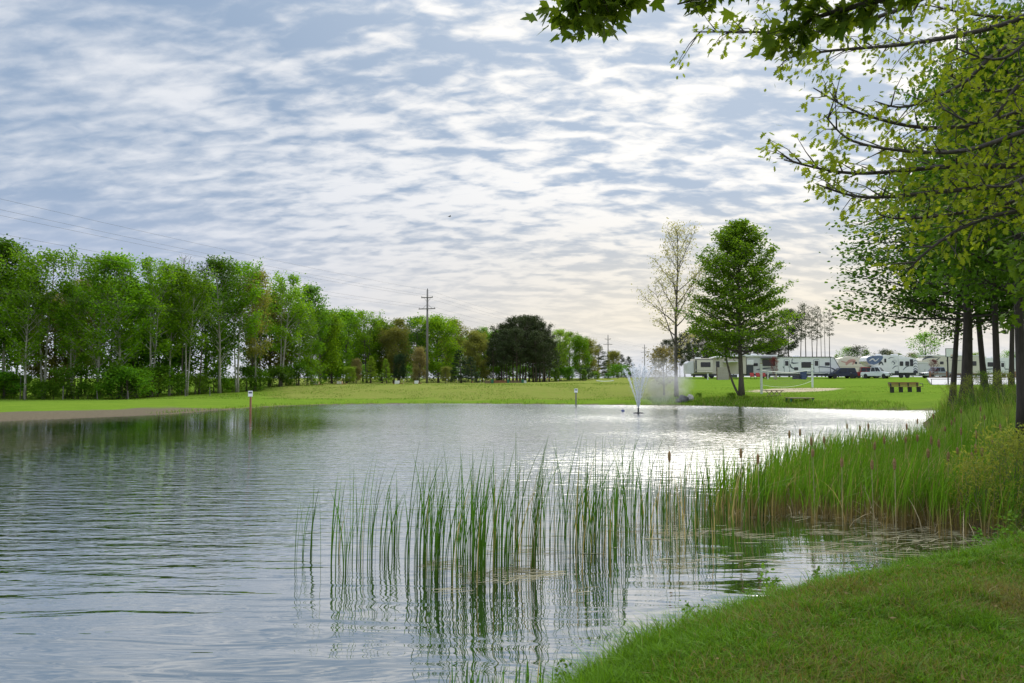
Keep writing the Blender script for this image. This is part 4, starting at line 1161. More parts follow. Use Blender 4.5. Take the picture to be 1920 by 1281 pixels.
# undergrowth along the foot of the left wood
for i in range(34):
    px = -70 + i * 19.6 + R.uniform(-6, 6)
    Y = 66.5 + max(0, px - 240) * .085 + R.uniform(0, 3)
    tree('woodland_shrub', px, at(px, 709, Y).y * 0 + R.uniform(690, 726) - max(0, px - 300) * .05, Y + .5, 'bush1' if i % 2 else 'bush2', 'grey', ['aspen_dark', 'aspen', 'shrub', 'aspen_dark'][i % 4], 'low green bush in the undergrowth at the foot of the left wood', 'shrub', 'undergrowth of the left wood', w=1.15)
for i, (px, Y, hw) in enumerate([(1372, 60, .5), (1398, 59.6, .45), (1310, 63, .5)]):
    tree('bank_shrub', px, [738, 742, 738][i], Y, 'bush2', 'grey', ['shrub', 'lime', 'shrub'][i], ['green bush on the far bank left of the lone maple', 'yellowish bush at the foot of the lone maple', 'green bush beside the dark boulder'][i], 'shrub', w=1.1)
# ================================================================== BUILT THINGS
M_white = solid('white_gelcoat', (.74, .73, .71), .4, .06, 3)
M_cream = solid('cream_gelcoat', (.60, .55, .45), .4, .08, 3)
M_beige = solid('beige_gelcoat', (.50, .45, .36), .45, .1, 3)
M_lgrey = solid('light_grey_panel', (.58, .57, .56), .45, .08, 3)
M_glass = solid('dark_window', (.018, .020, .024), .08, .2, 2)
M_bglass = solid('blue_tinted_cap_glass', (.05, .08, .15), .12, .3, 2, col2=(.13, .19, .30))
M_black = solid('black_rubber', (.02, .02, .02), .7, .3, 8)
M_dgrey = solid('dark_grey_trim', (.05, .055, .065), .5, .2, 8)
M_graphic = solid('slate_graphic', (.05, .065, .10), .4, .15, 6)
M_pinkg = solid('faded_pink_graphic', (.46, .25, .21), .5, .2, 6)
M_chrome = solid('bright_metal', (.55, .56, .58), .25, .1, 6, metal=.9)
M_navy = solid('navy_car_paint', (.012, .020, .055), .2, .15, 3)
M_redp = solid('red_car_paint', (.26, .018, .016), .22, .15, 3)
M_whitep = solid('white_car_paint', (.66, .68, .70), .22, .06, 3)
M_silver = solid('silver_car_paint', (.34, .37, .41), .25, .1, 3, metal=.4)
M_wood = solid('weathered_wood', (.17, .115, .07), .85, .4, 10, stretch=(.3, 1, 1), bump=.01)
M_rwood = solid('red_brown_wood', (.23, .095, .045), .75, .35, 10, stretch=(.3, 1, 1), bump=.01)
M_lwood = solid('pale_wood', (.42, .33, .21), .8, .3, 10, stretch=(.3, 1, 1))
M_pole = solid('utility_pole_wood', (.17, .155, .14), .85, .35, 6, stretch=(1, 1, .15))
M_wpaint = solid('white_paint', (.72, .72, .69), .5, .1, 5)
M_conc = solid('concrete', (.42, .41, .39), .85, .2, 5, bump=.005)
M_cblk = solid('tan_panel', (.36, .32, .26), .8, .2, 4)
M_wire = solid('cable', (.13, .13, .13), .6, .1, 3, spec=.1)
M_bundle = solid('bundle_cable', (.06, .08, .04), .8, .1, 3, spec=.05)
M_green = solid('green_paint', (.02, .13, .07), .6, .2, 5)
M_iron = solid('black_iron', (.016, .016, .018), .5, .2, 6)
M_red = solid('red_cloth', (.38, .035, .03), .7, .25, 6)
M_blue = solid('blue_plastic', (.025, .05, .17), .45, .2, 5)
M_rock = solid('dark_rock', (.07, .07, .072), .85, .5, 2.5, bump=.08)
M_prock = solid('pale_rock', (.36, .34, .31), .85, .35, 3, bump=.06)
M_straw = solid('straw_board', (.46, .34, .19), .9, .3, 9)
M_orange = solid('orange_tape', (.65, .20, .04), .6, .15, 5)


def rod(p, q, r, mb=None, n=6):
    mb = mb or MB(); return mb.tube([p, q], r, n)


# ---- electricity poles and their wires
dirw = Vector((.351, 1, 0)).normalized(); perp = Vector((dirw.y, -dirw.x, 0))
def pole_axis(px, topy, Y):
    t = at(px, topy, Y); return t.x, t.y, gz(t.x, t.y) - .1, t.z
poles = [(-55, -7, .6, 15.4)] + [pole_axis(801.5, 544, 115), pole_axis(1140, 629, 235), pole_axis(1208.5, 647, 298)]
P_LAB = [None, 'nearest and tallest wooden power pole with two crossarms over the raised field', 'middle power pole, half the height, at the edge of the trees', 'farthest power pole standing in the gap above the fountain']
ARMS = [(1.15, .95), (2.85, 1.36)]        # drop below top, half length
att = []
for i, (x, y, z0, z1) in enumerate(poles):
    pts = [Vector((x, y, z1))]
    for d, hl in ARMS:
        for s in (-1, 1): pts.append(Vector((x, y, z1 - d + .22)) + perp * s * (hl - .08))
    for s in (-.35, 0, .35): pts.append(Vector((x, y, z1 - 5.75 - abs(s) * .5)) + perp * s)
    att.append(pts)
    if i == 0: continue
    root = tag(empty('power_pole', (x, y, z0)), P_LAB[i], 'power pole', 'wooden power poles')
    h = z1 - z0
    MB().tube([(0, 0, 0), (0, 0, h * .5), (0, 0, h)], [.19, .165, .12], 10).build('pole', M_pole, root, smooth=True)
    for d, hl in ARMS:
        m = MB(); a, b = perp * -hl, perp * hl
        u = Vector((0, 0, h - d))
        M4 = Matrix.Translation(u) @ Matrix(((perp.x, dirw.x, 0, 0), (perp.y, dirw.y, 0, 0), (0, 0, 1, 0), (0, 0, 0, 1)))
        m.box((-hl, -.19, -.06), (hl, -.10, .07), M4); arm = m.build('crossarm', M_pole, root)
        for s in (-1, 1):
            q = M4 @ Vector((s * (hl - .08), -.145, .07))
            mi = MB(); mi.lathe([(.02, 0), (.05, .03), (.03, .06), (.055, .09), (.03, .12), (.035, .15), (.01, .16)], q, 8)
            mi.build('insulator', M_dgrey, arm)
    m = MB()
    for s in (-1, 1):
        m.tube([Vector((0, 0, h - 2.2)) + perp * s * .10, Vector((0, 0, h - 2.85)) + perp * s * .85], .025, 5)
        m.tube([Vector((0, 0, h - 1.75)) + perp * s * .10, Vector((0, 0, h - 1.2)) + perp * s * -.5 * -1], .02, 5)
    m.build('brace', M_pole, root)
    m = MB(); m.lathe([(.06, 0), (.06, .22), (.03, .26)], (0, 0, h - .02), 8); m.build('pole_cap', M_dgrey, root)
WLAB = ['topmost power line wire strung from the pole tip', 'wire at the left end of the upper crossarm', 'wire at the right end of the upper crossarm', 'wire at the left end of the lower crossarm', 'wire at the right end of the lower crossarm',
        'left strand of the low cable bundle crossing the wood', 'middle strand of the low cable bundle crossing the wood', 'right strand of the low cable bundle crossing the wood']
for k in range(8):
    m = MB()
    for i in range(3):
        a, b = att[i][k], att[i + 1][k]
        sag = (1.1 if k < 5 else 1.5) * ((b - a).length / 127) ** 1.5
        m.tube([a.lerp(b, t / 24) - Vector((0, 0, sag * 4 * (t / 24) * (1 - t / 24))) for t in range(25)], .008 if k < 5 else .006, 4)
    tag(m.build('power_line_wire', M_wire if k < 5 else M_bundle), WLAB[k], 'wire', 'power line wires')

# ---- fountain
fp = on_water(1197, 775)
root = tag(empty('fountain', fp), 'floating pond fountain throwing a narrow V of white jets', 'fountain')
m = MB(); m.lathe([(.02, -.1), (.28, -.06), (.32, .02), (.2, .05), (.05, .06)], n=14); m.build('float', M_black, root, smooth=True)
m = MB(); m.lathe([(.05, .06), (.045, .26), (.06, .30), (.02, .32)], n=10); m.build('nozzle', M_dgrey, root, smooth=True)
mw, nt, out, N, L = newmat('spray_water')
b = N('BsdfPrincipled'); b.inputs['Base Color'].default_value = (.82, .84, .86, 1); b.inputs['Roughness'].default_value = .3
t_ = N('BsdfTranslucent'); t_.inputs[0].default_value = (.9, .92, .95, 1); mx = N('MixShader'); mx.inputs[0].default_value = .5
L(b.outputs[0], mx.inputs[1]); L(t_.outputs[0], mx.inputs[2]); L(mx.outputs[0], out.inputs[0])
r = np.random.default_rng(3)
OCT_V = np.array([(1, 0, 0), (-1, 0, 0), (0, 1, 0), (0, -1, 0), (0, 0, 1.9), (0, 0, -1.9)], float)
OCT_F = np.array([(0, 2, 4), (2, 1, 4), (1, 3, 4), (3, 0, 4), (2, 0, 5), (1, 2, 5), (3, 1, 5), (0, 3, 5)])
for j in range(14):
    a = 2 * PI * j / 14 + .2
    sp = (.82 if j % 2 else .45) * r.uniform(.9, 1.1); hh = (2.35 if j % 2 else 2.65) * r.uniform(.9, 1.05)
    pts = []
    for q in range(240):
        u = r.uniform(0, 1) ** .85
        x_ = sp * u * 1.05; z_ = .3 + hh * (1 - (1 - u) ** 1.35)
        dv = .006 + .045 * u ** 1.6
        pts.append((math.cos(a) * x_ + r.normal(0, dv), math.sin(a) * x_ + r.normal(0, dv), z_ + r.normal(0, .05)))
    pts = np.array(pts); s = r.uniform(.009, .02, len(pts))
    V = pts[:, None, :] + OCT_V[None] * s[:, None, None]
    Fq = (np.arange(len(pts)) * 6)[:, None, None] + OCT_F[None]
    obj('water_jet', np_mesh('water_jet', V.reshape(-1, 3), Fq.reshape(-1, 3), mw), root)
# drifting spray to the right of the jets
mm, nt, out, N, L = newmat('mist')
tc = N('TexCoord'); nz = N('TexNoise'); nz.inputs['Scale'].default_value = 1.6; nz.inputs['Detail'].default_value = 4
L(tc.outputs['Object'], nz.inputs['Vector'])
ln_ = N('VectorMath', operation='LENGTH')
mp = N('Mapping'); mp.inputs['Scale'].default_value = (1 / 2.2, 1 / 1.4, 1 / 1.75); L(tc.outputs['Object'], mp.inputs[0]); L(mp.outputs[0], ln_.inputs[0])
fa = N('MapRange', interpolation_type='SMOOTHSTEP'); L(ln_.outputs['Value'], fa.inputs[0])
for i_, q in enumerate((.15, .98, 1., 0.)): fa.inputs[i_ + 1].default_value = q
nr = N('MapRange'); L(nz.outputs[0], nr.inputs[0])
for i_, q in enumerate((.36, .62, .12, 1.)): nr.inputs[i_ + 1].default_value = q
m1 = N('Math', operation='MULTIPLY'); L(fa.outputs[0], m1.inputs[0]); L(nr.outputs[0], m1.inputs[1])
m2 = N('Math', operation='MULTIPLY'); L(m1.outputs[0], m2.inputs[0]); m2.inputs[1].default_value = 1.3
pv = N('VolumePrincipled'); pv.inputs['Color'].default_value = (.96, .97, .98, 1); pv.inputs['Anisotropy'].default_value = .35; L(m2.outputs[0], pv.inputs['Density'])
L(pv.outputs[0], out.inputs['Volume'])
bm = bmesh.new(); bmesh.ops.create_icosphere(bm, subdivisions=3, radius=1)
for v in bm.verts: v.co = Vector((v.co.x * 2.2, v.co.y * 1.4, v.co.z * 1.75))
me = bpy.data.meshes.new('mist'); bm.to_mesh(me); bm.free(); me.materials.append(mm)
tag(obj('fountain_mist', me, None, fp + Vector((1.45, .2, 1.78))), 'white spray drifting to the right of the fountain', 'mist', kind='stuff')
bp_ = on_water(1168, 771.5)
root = tag(empty('buoy', bp_), 'small dark blue round buoy floating beside the fountain', 'buoy')
m = MB(); m.lathe([(.01, -.1), (.08, -.07), (.115, 0), (.11, .06), (.06, .11), (.01, .12)], n=12); m.build('float', M_blue, root, smooth=True)
m = MB(); m.lathe([(.018, .12), (.018, .16), (.004, .165)], n=6); m.build('ring', M_dgrey, root)

# ---- sign posts
def sign(px, topy, basey, Y, label, pm, w, h):
    p = at(px, basey, Y); z0 = min(p.z, gz(p.x, p.y)) - .3 if False else p.z
    root = tag(empty('sign_post', (p.x, p.y, z0 - .3)), label, 'sign', 'small signs at the shore')
    H = at(px, topy, Y).z - z0 + .3
    m = MB(); m.box((-.05, -.04, 0), (.05, .04, H - .02)); m.build('post', pm, root, bevel=.008)
    m = MB(); m.box((-w / 2, -.075, H - h), (w / 2, -.045, H)); s = m.build('sign_panel', M_wpaint, root, bevel=.006)
    m = MB(); m.box((-w / 2 + .03, -.082, H - h * .45), (w / 2 - .03, -.078, H - h * .18)); m.build('sign_band', M_dgrey, s)
sign(469.5, 733, 776, 44.5, 'white sign on a reddish post standing at the tip of the mud bank', M_rwood, .26, .33)
sign(1080, 729, 761, 60.2, 'small white sign on a grey post on the far shore left of the fountain', M_pole, .27, .30)

# ---- bench
p = at(1698, 735, 60); z0 = gz(p.x, p.y)
root = tag(empty('bench', (p.x, p.y, z0), .03), 'long reddish wooden bench on four dark legs on the lawn', 'bench')
Lb = 1.22
m = MB()
for k in range(3): m.box((-Lb, -.22 + k * .16, .40), (Lb, -.08 + k * .16, .45))
m.build('seat', M_rwood, root, bevel=.006)
m = MB(); m.box((-Lb, .27, .50), (Lb, .31, .60)); m.box((-Lb, .29, .63), (Lb, .33, .76)); m.build('backrest', M_rwood, root, bevel=.006)
for k in range(4):
    x_ = -Lb + .16 + k * (2 * Lb - .32) / 3
    m = MB(); m.box((x_ - .065, -.18, -.05), (x_ + .065, .24, .39)); m.build('leg', M_iron, root, bevel=.01)
    m = MB(); m.box((x_ - .04, .225, .39), (x_ + .04, .268, .72)); m.build('back_support', M_iron, root)
for s in (-1, 1):
    m = MB(); m.tube([(s * (Lb + .03), .26, .70), (s * (Lb + .03), -.2, .66), (s * (Lb + .03), -.24, .42)], .025, 6); m.build('armrest', M_iron, root)

# ---- volleyball net
p1, p2 = at(1428, 737, 66), at(1523.5, 727, 83)
a1, a2 = Vector((p1.x, p1.y, gz(p1.x, p1.y))), Vector((p2.x, p2.y, gz(p2.x, p2.y)))
h1, h2 = at(1427, 681.5, 66).z - a1.z, at(1521, 683.5, 83).z - a2.z
for a, h, lab in ((a1, h1, 'white volleyball post nearer the lone maple'), (a2, h2, 'white volleyball post in front of the white trailer')):
    root = tag(empty('net_post', a), lab, 'post', 'volleyball posts')
    m = MB(); m.box((-.085, -.085, -.1), (.085, .085, h - .03)); m.build('post', M_wpaint, root, bevel=.012)
    m = MB(); m.box((-.095, -.095, h - .03), (.095, .095, h + .02)); m.build('post_cap', M_lwood, root)
    m = MB(); m.tube([(-.09, -.09, h - .75), (.09, -.11, h - .75)], .02, 6); m.build('hook', M_chrome, root)
root = tag(empty('volleyball_net', a1), 'sagging volleyball net with white tape strung between the two white posts', 'net')
dv = a2 - a1
def netpt(t, z, sag): return dv * t + Vector((0, 0, (h1 * (1 - t) + h2 * t) * z - sag * 4 * t * (1 - t)))
m = MB(); m.tube([netpt(t / 20, .72 + .10 * abs(t / 20 - .5) , .12) for t in range(21)], .035, 5); m.build('top_tape', M_wpaint, root)
m = MB(); m.tube([netpt(t / 20, .30, .42) for t in range(21)], .014, 5); m.build('bottom_rope', M_wpaint, root)
m = MB()
for k in range(3, 94):
    t = k / 96; m.tube([netpt(t, .72 + .10 * abs(t - .5), .12), netpt(t, .30, .42)], .004, 3)
for z in range(1, 8):
    q = z / 8; m.tube([netpt(t / 20, .30 + (.42 + .10 * abs(t / 20 - .5)) * q, .42 - .30 * q) for t in range(21)], .004, 3)
m.build('net_mesh', M_wire, root)

# ---- small things on the right lawn
p = at(1450, 745, 61.5); z0 = gz(p.x, p.y)
root = tag(empty('picnic_table', (p.x, p.y, z0), .1), 'small weathered wooden table with crossed X legs near the far shore', 'table')
m = MB()
for k in range(4): m.box((-.72, -.36 + k * .19, .42), (.72, -.19 + k * .19, .46))
m.build('table_top', M_wood, root)
for sx_ in (-.42, 0, .42):
    m = MB(); m.tube([(sx_ - .24, -.2, -.05), (sx_ + .24, -.2, .42)], .03, 4); m.tube([(sx_ + .24, -.14, -.05), (sx_ - .24, -.14, .42)], .03, 4); m.build('leg', M_lwood, root)
p = at(1500, 755, 56.5); z0 = max(gz(p.x, p.y), .05)
root = tag(empty('jetty', (p.x, p.y, z0)), 'low green wooden platform at the water edge', 'platform')
m = MB()
for k in range(6): m.box((-.9, -.5 + k * .2, .22), (.9, -.32 + k * .2, .27))
m.build('deck', M_wood, root)
for sx_ in (-.8, .8):
    for sy_ in (-.4, .5): m = MB(); m.box((sx_ - .05, sy_ - .05, -.3), (sx_ + .05, sy_ + .05, .22)); m.build('leg', M_green, root)
def rock(name, px, py, Y, sx_, sy_, sz_, mat_, label, seed):
    bm = bmesh.new(); bmesh.ops.create_icosphere(bm, subdivisions=3, radius=1); r_ = random.Random(seed)
    dirs = [Vector((r_.uniform(-1, 1), r_.uniform(-1, 1), r_.uniform(-.3, 1))).normalized() for _ in range(9)]
    for v in bm.verts:
        k_ = min([1] + [.78 / max(.3, v.co.normalized().dot(d)) for d in dirs if v.co.normalized().dot(d) > .78 * .98])
        v.co = Vector((v.co.x * sx_ * k_, v.co.y * sy_ * k_, v.co.z * sz_ * k_))
    me = bpy.data.meshes.new(name); bm.to_mesh(me); bm.free(); me.materials.append(mat_)
    p = at(px, py, Y); tag(obj(name, me, None, (p.x, p.y, gz(p.x, p.y) + sz_ * .35), seed), label, 'rock')
rock('boulder', 1281, 757, 60.8, .55, .4, .42, M_rock, 'dark slanted boulder at the shore below the sparse tree', 2)
rock('boulder', 1294, 755, 61.2, .33, .3, .38, M_prock, 'paler rock touching the dark slanted boulder', 4)
rock('boulder', 1272, 759, 60.6, .25, .25, .2, M_rock, 'small dark rock at the left foot of the slanted boulder', 6)
# log along the waterline
m = MB(); m.tube([at(1322, 757, 60.3), at(1360, 760, 59.2), at(1400, 762, 58)], [.06, .05, .03], 6); tag(m.build('log', M_wood), 'thin grey log lying at the waterline below the lone maple', 'log')

# ---- targets and stakes on the raised field
def field_box(px, topy, Y, w, h, mats, label):
    p = at(px, topy + 6, Y); z0 = gz(p.x, p.y)
    H = at(px, topy, Y).z - z0
    root = tag(empty('target_box', (p.x, p.y, z0 - .03)), label, 'target box', 'target boxes on the raised field')
    m = MB(); m.box((-w / 2, 0, 0), (w / 2, .5, H)); m.build('box', mats[0], root, bevel=.02)
    if mats[1]:
        for s in (-1, 1): m = MB(); m.box((s * w * .22 - .13, -.02, H * .3), (s * w * .22 + .13, -.004, H * .95)); m.build('face_panel', mats[1], root)
    m = MB(); m.box((-w * .9, .05, 0), (w * 1.3, .35, .16)); m.build('base_plank', M_rwood, root)
field_box(592, 714.5, 101, .75, .45, (M_straw, M_wpaint), 'low straw target box with two white faces, leftmost on the field')
field_box(636, 714.5, 104, .75, .45, (M_straw, M_wpaint), 'second straw target box with two white faces, left of the white boxes')
field_box(744, 713.5, 108, .62, .6, (M_wpaint, None), 'white target box left of the power pole')
field_box(780.5, 713.5, 110, .55, .6, (M_wpaint, None), 'white target box beside the power pole')
def backstop(px0, px1, topy, Y, mat_, label, cat='backstop'):
    a, b_ = at(px0, 718, Y), at(px1, 718, Y); z0 = gz(a.x, a.y)
    H = at(px0, topy, Y).z - z0
    root = tag(empty('backstop_panel', (a.x, a.y, z0 - .03)), label, cat, 'wooden backstops before the pine clump')
    w = b_.x - a.x
    m = MB()
    for k in range(4): m.box((0, 0, H * k / 4 + .01), (w, .06, H * (k + 1) / 4 - .01))
    m.build('board_panel', mat_, root)
    for x_ in (.05, w - .05): m = MB(); m.box((x_ - .05, .062, 0), (x_ + .05, .14, H + .06)); m.build('post', M_green, root)
backstop(909, 921, 713, 111, M_wood, 'short brown board panel, leftmost before the pine clump')
backstop(925, 950.5, 713, 111, M_rwood, 'long reddish board panel in the middle before the pine clump')
backstop(955.5, 978, 713, 111, M_wood, 'greyish board panel right of the reddish one')
backstop(981.5, 987, 713, 111, M_wpaint, 'narrow white panel at the right end of the boards')
for px, mt in ((923.2, 0), (952.8, 0), (980, 0)):
    p = at(px, 718, 110.8); z0 = gz(p.x, p.y)
    m = MB(); m.box((-.16, -.12, 0), (.16, .12, at(px, 713, 111).z - z0 + .12)); tag(m.build('barrel_post', M_green, bevel=.03, loc=(p.x, p.y, z0)), {923.2: 'dark green post between the short and the reddish boards', 952.8: 'dark green post between the reddish and greyish boards', 980: 'dark green post left of the white panel'}[px], 'post', 'green posts among the boards')
stakes = [(583, 714), (838, 711), (858, 709.5), (900.5, 712), (906.5, 709.5), (886, 719), (1027, 709), (1046.5, 711), (571, 712), (757, 711)]
for i, (px, ty) in enumerate(stakes):
    p = at(px, 718, 109); z0 = gz(p.x, p.y)
    h = max(.25, at(px, ty, 109).z - z0)
    root = tag(empty('marker_stake', (p.x, p.y, z0 - .05)), 'thin wooden marker stake with a small pale top on the raised field', 'stake', 'marker stakes on the raised field')
    m = MB(); m.tube([(0, 0, 0), (.01, 0, h)], .025, 5); m.build('stake', M_lwood, root)
    m = MB(); m.box((-.045, -.045, h * .82), (.055, .045, h + .05)); m.build('flag_tape', M_orange if i in (5, 6) else M_wpaint, root)
p = at(1118, 717.5, 112); q = at(1151, 717.5, 112)
root = tag(empty('sagging_net', p), 'low sagging pale rope net on the field under the middle power pole', 'net')
H = .35
for v in (Vector((0, 0, 0)), q - p): m = MB(); m.tube([v + Vector((0, 0, -.3)), v + Vector((0, 0, H))], .03, 5); m.build('post', M_lwood, root)
m = MB()
for zz_ in (.30, .12): m.tube([(q - p) * (t / 10) + Vector((0, 0, zz_ - .5 * (t / 10) * (1 - t / 10))) for t in range(11)], .05, 5)
m.build('rope', M_wpaint, root)
# fence stakes at the foot of the left wood
for i, (px, ty, by, ln_x) in enumerate([(46, 726, 750, 0), (118, 724, 749, 0), (183, 730, 748, -.35), (241, 731, 747, -.35), (348, 731, 745, -.4), (394, 728, 744, -.3), (38, 700, 742, 0)]):
    Y = 65.6 + i * .3 + max(0, px - 240) * .05
    p = at(px, by, Y); z0 = gz(p.x, p.y); h = (by - ty) / FPX * Y
    m = MB(); m.tube([(0, 0, -.15), (ln_x * h * .3, 0, h)], [.05, .04], 6)
    tag(m.build('fence_stake', M_pole, loc=(p.x, p.y, z0)), {46: 'upright pale fence stake leftmost before the wood', 118: 'thin upright fence stake under the pale-trunked tree', 38: 'taller stake standing deeper in the brush at far left'}.get(px, 'short leaning grey fence stake at the edge of the left wood'), 'stake', 'old fence stakes before the left wood')

# ---- camper vehicles
GZP = None
def wheel(root, x, y, r, name='wheel'):
    m = MB(); m.lathe([(r * .55, -.10), (r * .93, -.10), (r, -.05), (r, .05), (r * .93, .10), (r * .55, .10)], (x, y, r), 18, 'y'); w = m.build(name, M_black, root, smooth=False)
    m = MB(); m.lathe([(.03, -.085), (r * .5, -.075), (r * .56, -.10), (r * .56, .08), (.03, .08)], (x, y, r), 14, 'y'); m.build('rim', M_chrome, w)
def rrect(x0, z0, x1, z1, r, n=4):
    P_ = []
    for cx, cz, a0 in ((x1 - r, z0 + r, -PI / 2), (x1 - r, z1 - r, 0), (x0 + r, z1 - r, PI / 2), (x0 + r, z0 + r, PI)):
        P_ += [(cx + r * math.cos(a0 + k * PI / 2 / n), cz + r * math.sin(a0 + k * PI / 2 / n)) for k in range(n + 1)]
    return P_
def window(root, x0, z0, x1, z1, y=0, frame=M_dgrey, r=.08):
    m = MB(); m.prism(rrect(x0 - .04, z0 - .04, x1 + .04, z1 + .04, r + .03), y - .03, y + .01); f = m.build('window', frame, root)
    m = MB(); m.prism(rrect(x0, z0, x1, z1, r), y - .042, y - .032); m.build('pane', M_glass, f)
def door(root, x0, z0, x1, z1, mat_=M_white, y=0, win=True, frame=M_graphic):
    m = MB(); m.prism(rrect(x0 - .05, z0 - .05, x1 + .05, z1 + .05, .14), y - .022, y + .01); d = m.build('door', frame, root)
    m = MB(); m.prism(rrect(x0, z0, x1, z1, .10), y - .036, y - .024); m.build('door_leaf', mat_, d)
    if win: m = MB(); m.prism(rrect(x0 + .12, z0 + (z1 - z0) * .52, x1 - .12, z1 - .18, .08), y - .05, y - .038); m.build('pane', M_glass, d)
    m = MB(); m.box((x1 - .10, y - .075, z0 + .75), (x1 - .05, y - .038, z0 + .95)); m.build('handle', M_black, d)
def stripe(root, pts, w, mat_=M_graphic, y=0, k=0, name='graphic_stripe'):
    P_ = catmull([(x, 0, z) for x, z in pts], 6); n = len(P_); up, dn = [], []
    for i in range(n):
        d = (P_[min(i + 1, n - 1)] - P_[max(i - 1, 0)]).normalized(); t = i / (n - 1)
        ww = w * (.25 + .75 * math.sin(PI * min(1, .15 + t * .85))) / 2
        up.append((P_[i].x - d.z * ww, P_[i].z + d.x * ww)); dn.append((P_[i].x + d.z * ww, P_[i].z - d.x * ww))
    m = MB()
    for i in range(n - 1):
        q_ = [up[i], up[i + 1], dn[i + 1], dn[i]]
        m.add([(x, y - .012 - k * .002, z) for x, z in q_] + [(x, y + .004, z) for x, z in q_], [(0, 1, 2, 3), (0, 4, 5, 1), (2, 6, 7, 3)])
    m.build(name, mat_, root)
def roof_ac(root, x, z, mat_=M_white, w=.95):
    m = MB(); m.prism([(x - w / 2, z), (x - w * .42, z + .26), (x + w * .36, z + .26), (x + w / 2, z)], .8, 1.6); m.build('air_conditioner', mat_, root, bevel=.03)
    m = MB(); m.box((x + .8, .9, z), (x + 1.15, 1.3, z + .1)); m.build('roof_vent', mat_, root)
def shell(root, prof, mat_, wd=2.5, bevel=.06): m = MB(); m.prism(prof, 0, wd); return m.build('body', mat_, root, bevel=bevel)
def rv_root(name, px, Y, label, cat='camper', rz=0):
    p = at(px, 708, Y); z = gz(p.x, p.y)
    return tag(empty(name, (p.x, p.y, z), rz), label, cat, 'campers parked on the far lawn')
K = 125 / FPX
# A: beige fifth wheel, far left
r_ = rv_root('camper_trailer', 1288, 123, 'beige camper with a grey rear cap and one wide dark window')
shell(r_, [(.0, .75), (1.15, .75), (1.15, 2.75), (.35, 2.75), (0, 2.4)], M_lgrey)
m = MB(); m.prism([(1.153, .7), (9.6, .7), (9.6, 3.55), (6.2, 3.62), (4.3, 3.28), (1.153, 3.15)], .35, 2.6); m.build('main_body', M_cream, r_, bevel=.05)
m = MB(); m.box((1.25, -.25, .95), (4.15, .345, 3.08)); sb = m.build('slide_out', M_cream, r_, bevel=.03)
m = MB(); m.box((1.22, -.256, 2.95), (4.18, -.252, 3.05)); m.box((1.3, -.256, .95), (1.55, -.252, 2.9)); m.build('trim', M_dgrey, sb)
window(r_, 2.2, 1.85, 3.7, 2.55, -.25)
m = MB(); m.box((1.2, .36, .40), (6, 2.4, .69)); m.build('skirt', M_dgrey, r_)
m = MB(); m.box((1.25, -.262, 1.28), (4.1, -.252, 1.36)); m.build('trim_band', M_beige, r_)
door(r_, 4.75, 1.1, 5.35, 2.75, M_glass, .35, False, M_white)
m = MB(); m.prism([(4.2, 3.30), (9.6, 3.66), (9.6, 3.78), (6.2, 3.74), (4.2, 3.38)], -.3, 2.62); m.build('roof', M_white, r_)
stripe(r_, [(4.5, 3.0), (6.5, 3.2), (8.5, 3.1)], .16, M_beige, .35)
m = MB(); m.prism([(5.9, 2.55), (8.3, 2.65), (8.3, 2.72), (5.9, 2.68)], -1.9, .345); m.build('awning', M_white, r_)
for x_ in (6.0, 8.2): rod((x_, -1.8, -.2), (x_, -1.8, 2.6), .03).build('awning_pole', M_white, r_)
roof_ac(r_, 2.1, 3.15)
for x_ in (3.2, 4.1): wheel(r_, x_, .5, .36)
# entry ramp
m = MB(); m.prism([(4.6, .2), (5.9, .75), (5.9, 1.05), (4.6, .5)], -.6, -.4); m.build('steps', M_white, r_)
# B: grey and white camper behind the lone maple
r_ = rv_root('camper_trailer', 1400, 124, 'pale camper partly behind the lone maple with awning and long dark window')
shell(r_, [(0, .7), (4.9, .7), (4.9, 3.6), (0, 3.6)], M_lgrey)
m = MB(); m.box((-.3, -.25, 3.45), (5.0, 2.55, 3.75)); m.build('roof', M_white, r_, bevel=.08)
m = MB(); m.prism([(-.1, 2.2), (1.0, 2.2), (1.0, 2.95), (-.1, 2.95)], -.5, -.44); m.build('privacy_screen', M_white, r_)
m = MB(); m.box((-.1, -.3, .5), (1.0, -.25, 2.1)); m.build('dark_shade', M_dgrey, r_)
window(r_, 1.15, 2.0, 1.8, 2.4); window(r_, 2.6, 2.0, 4.6, 3.0)
m = MB(); m.prism([(2.3, 3.15), (4.8, 3.15), (4.8, 3.25), (2.3, 3.25)], -1.6, -.01); m.build('awning', M_dgrey, r_)
stripe(r_, [(1.6, 1.35), (3.0, 1.6), (4.5, 1.65)], .2); stripe(r_, [(1.9, 1.15), (3.4, 1.3), (4.7, 1.3)], .1)
for x_ in (2.6, 3.5): wheel(r_, x_, .1, .36)
m = MB(); m.box((.05, .1, .38), (4.85, 2.4, .69)); m.build('skirt', M_dgrey, r_)
roof_ac(r_, 1.6, 3.75)
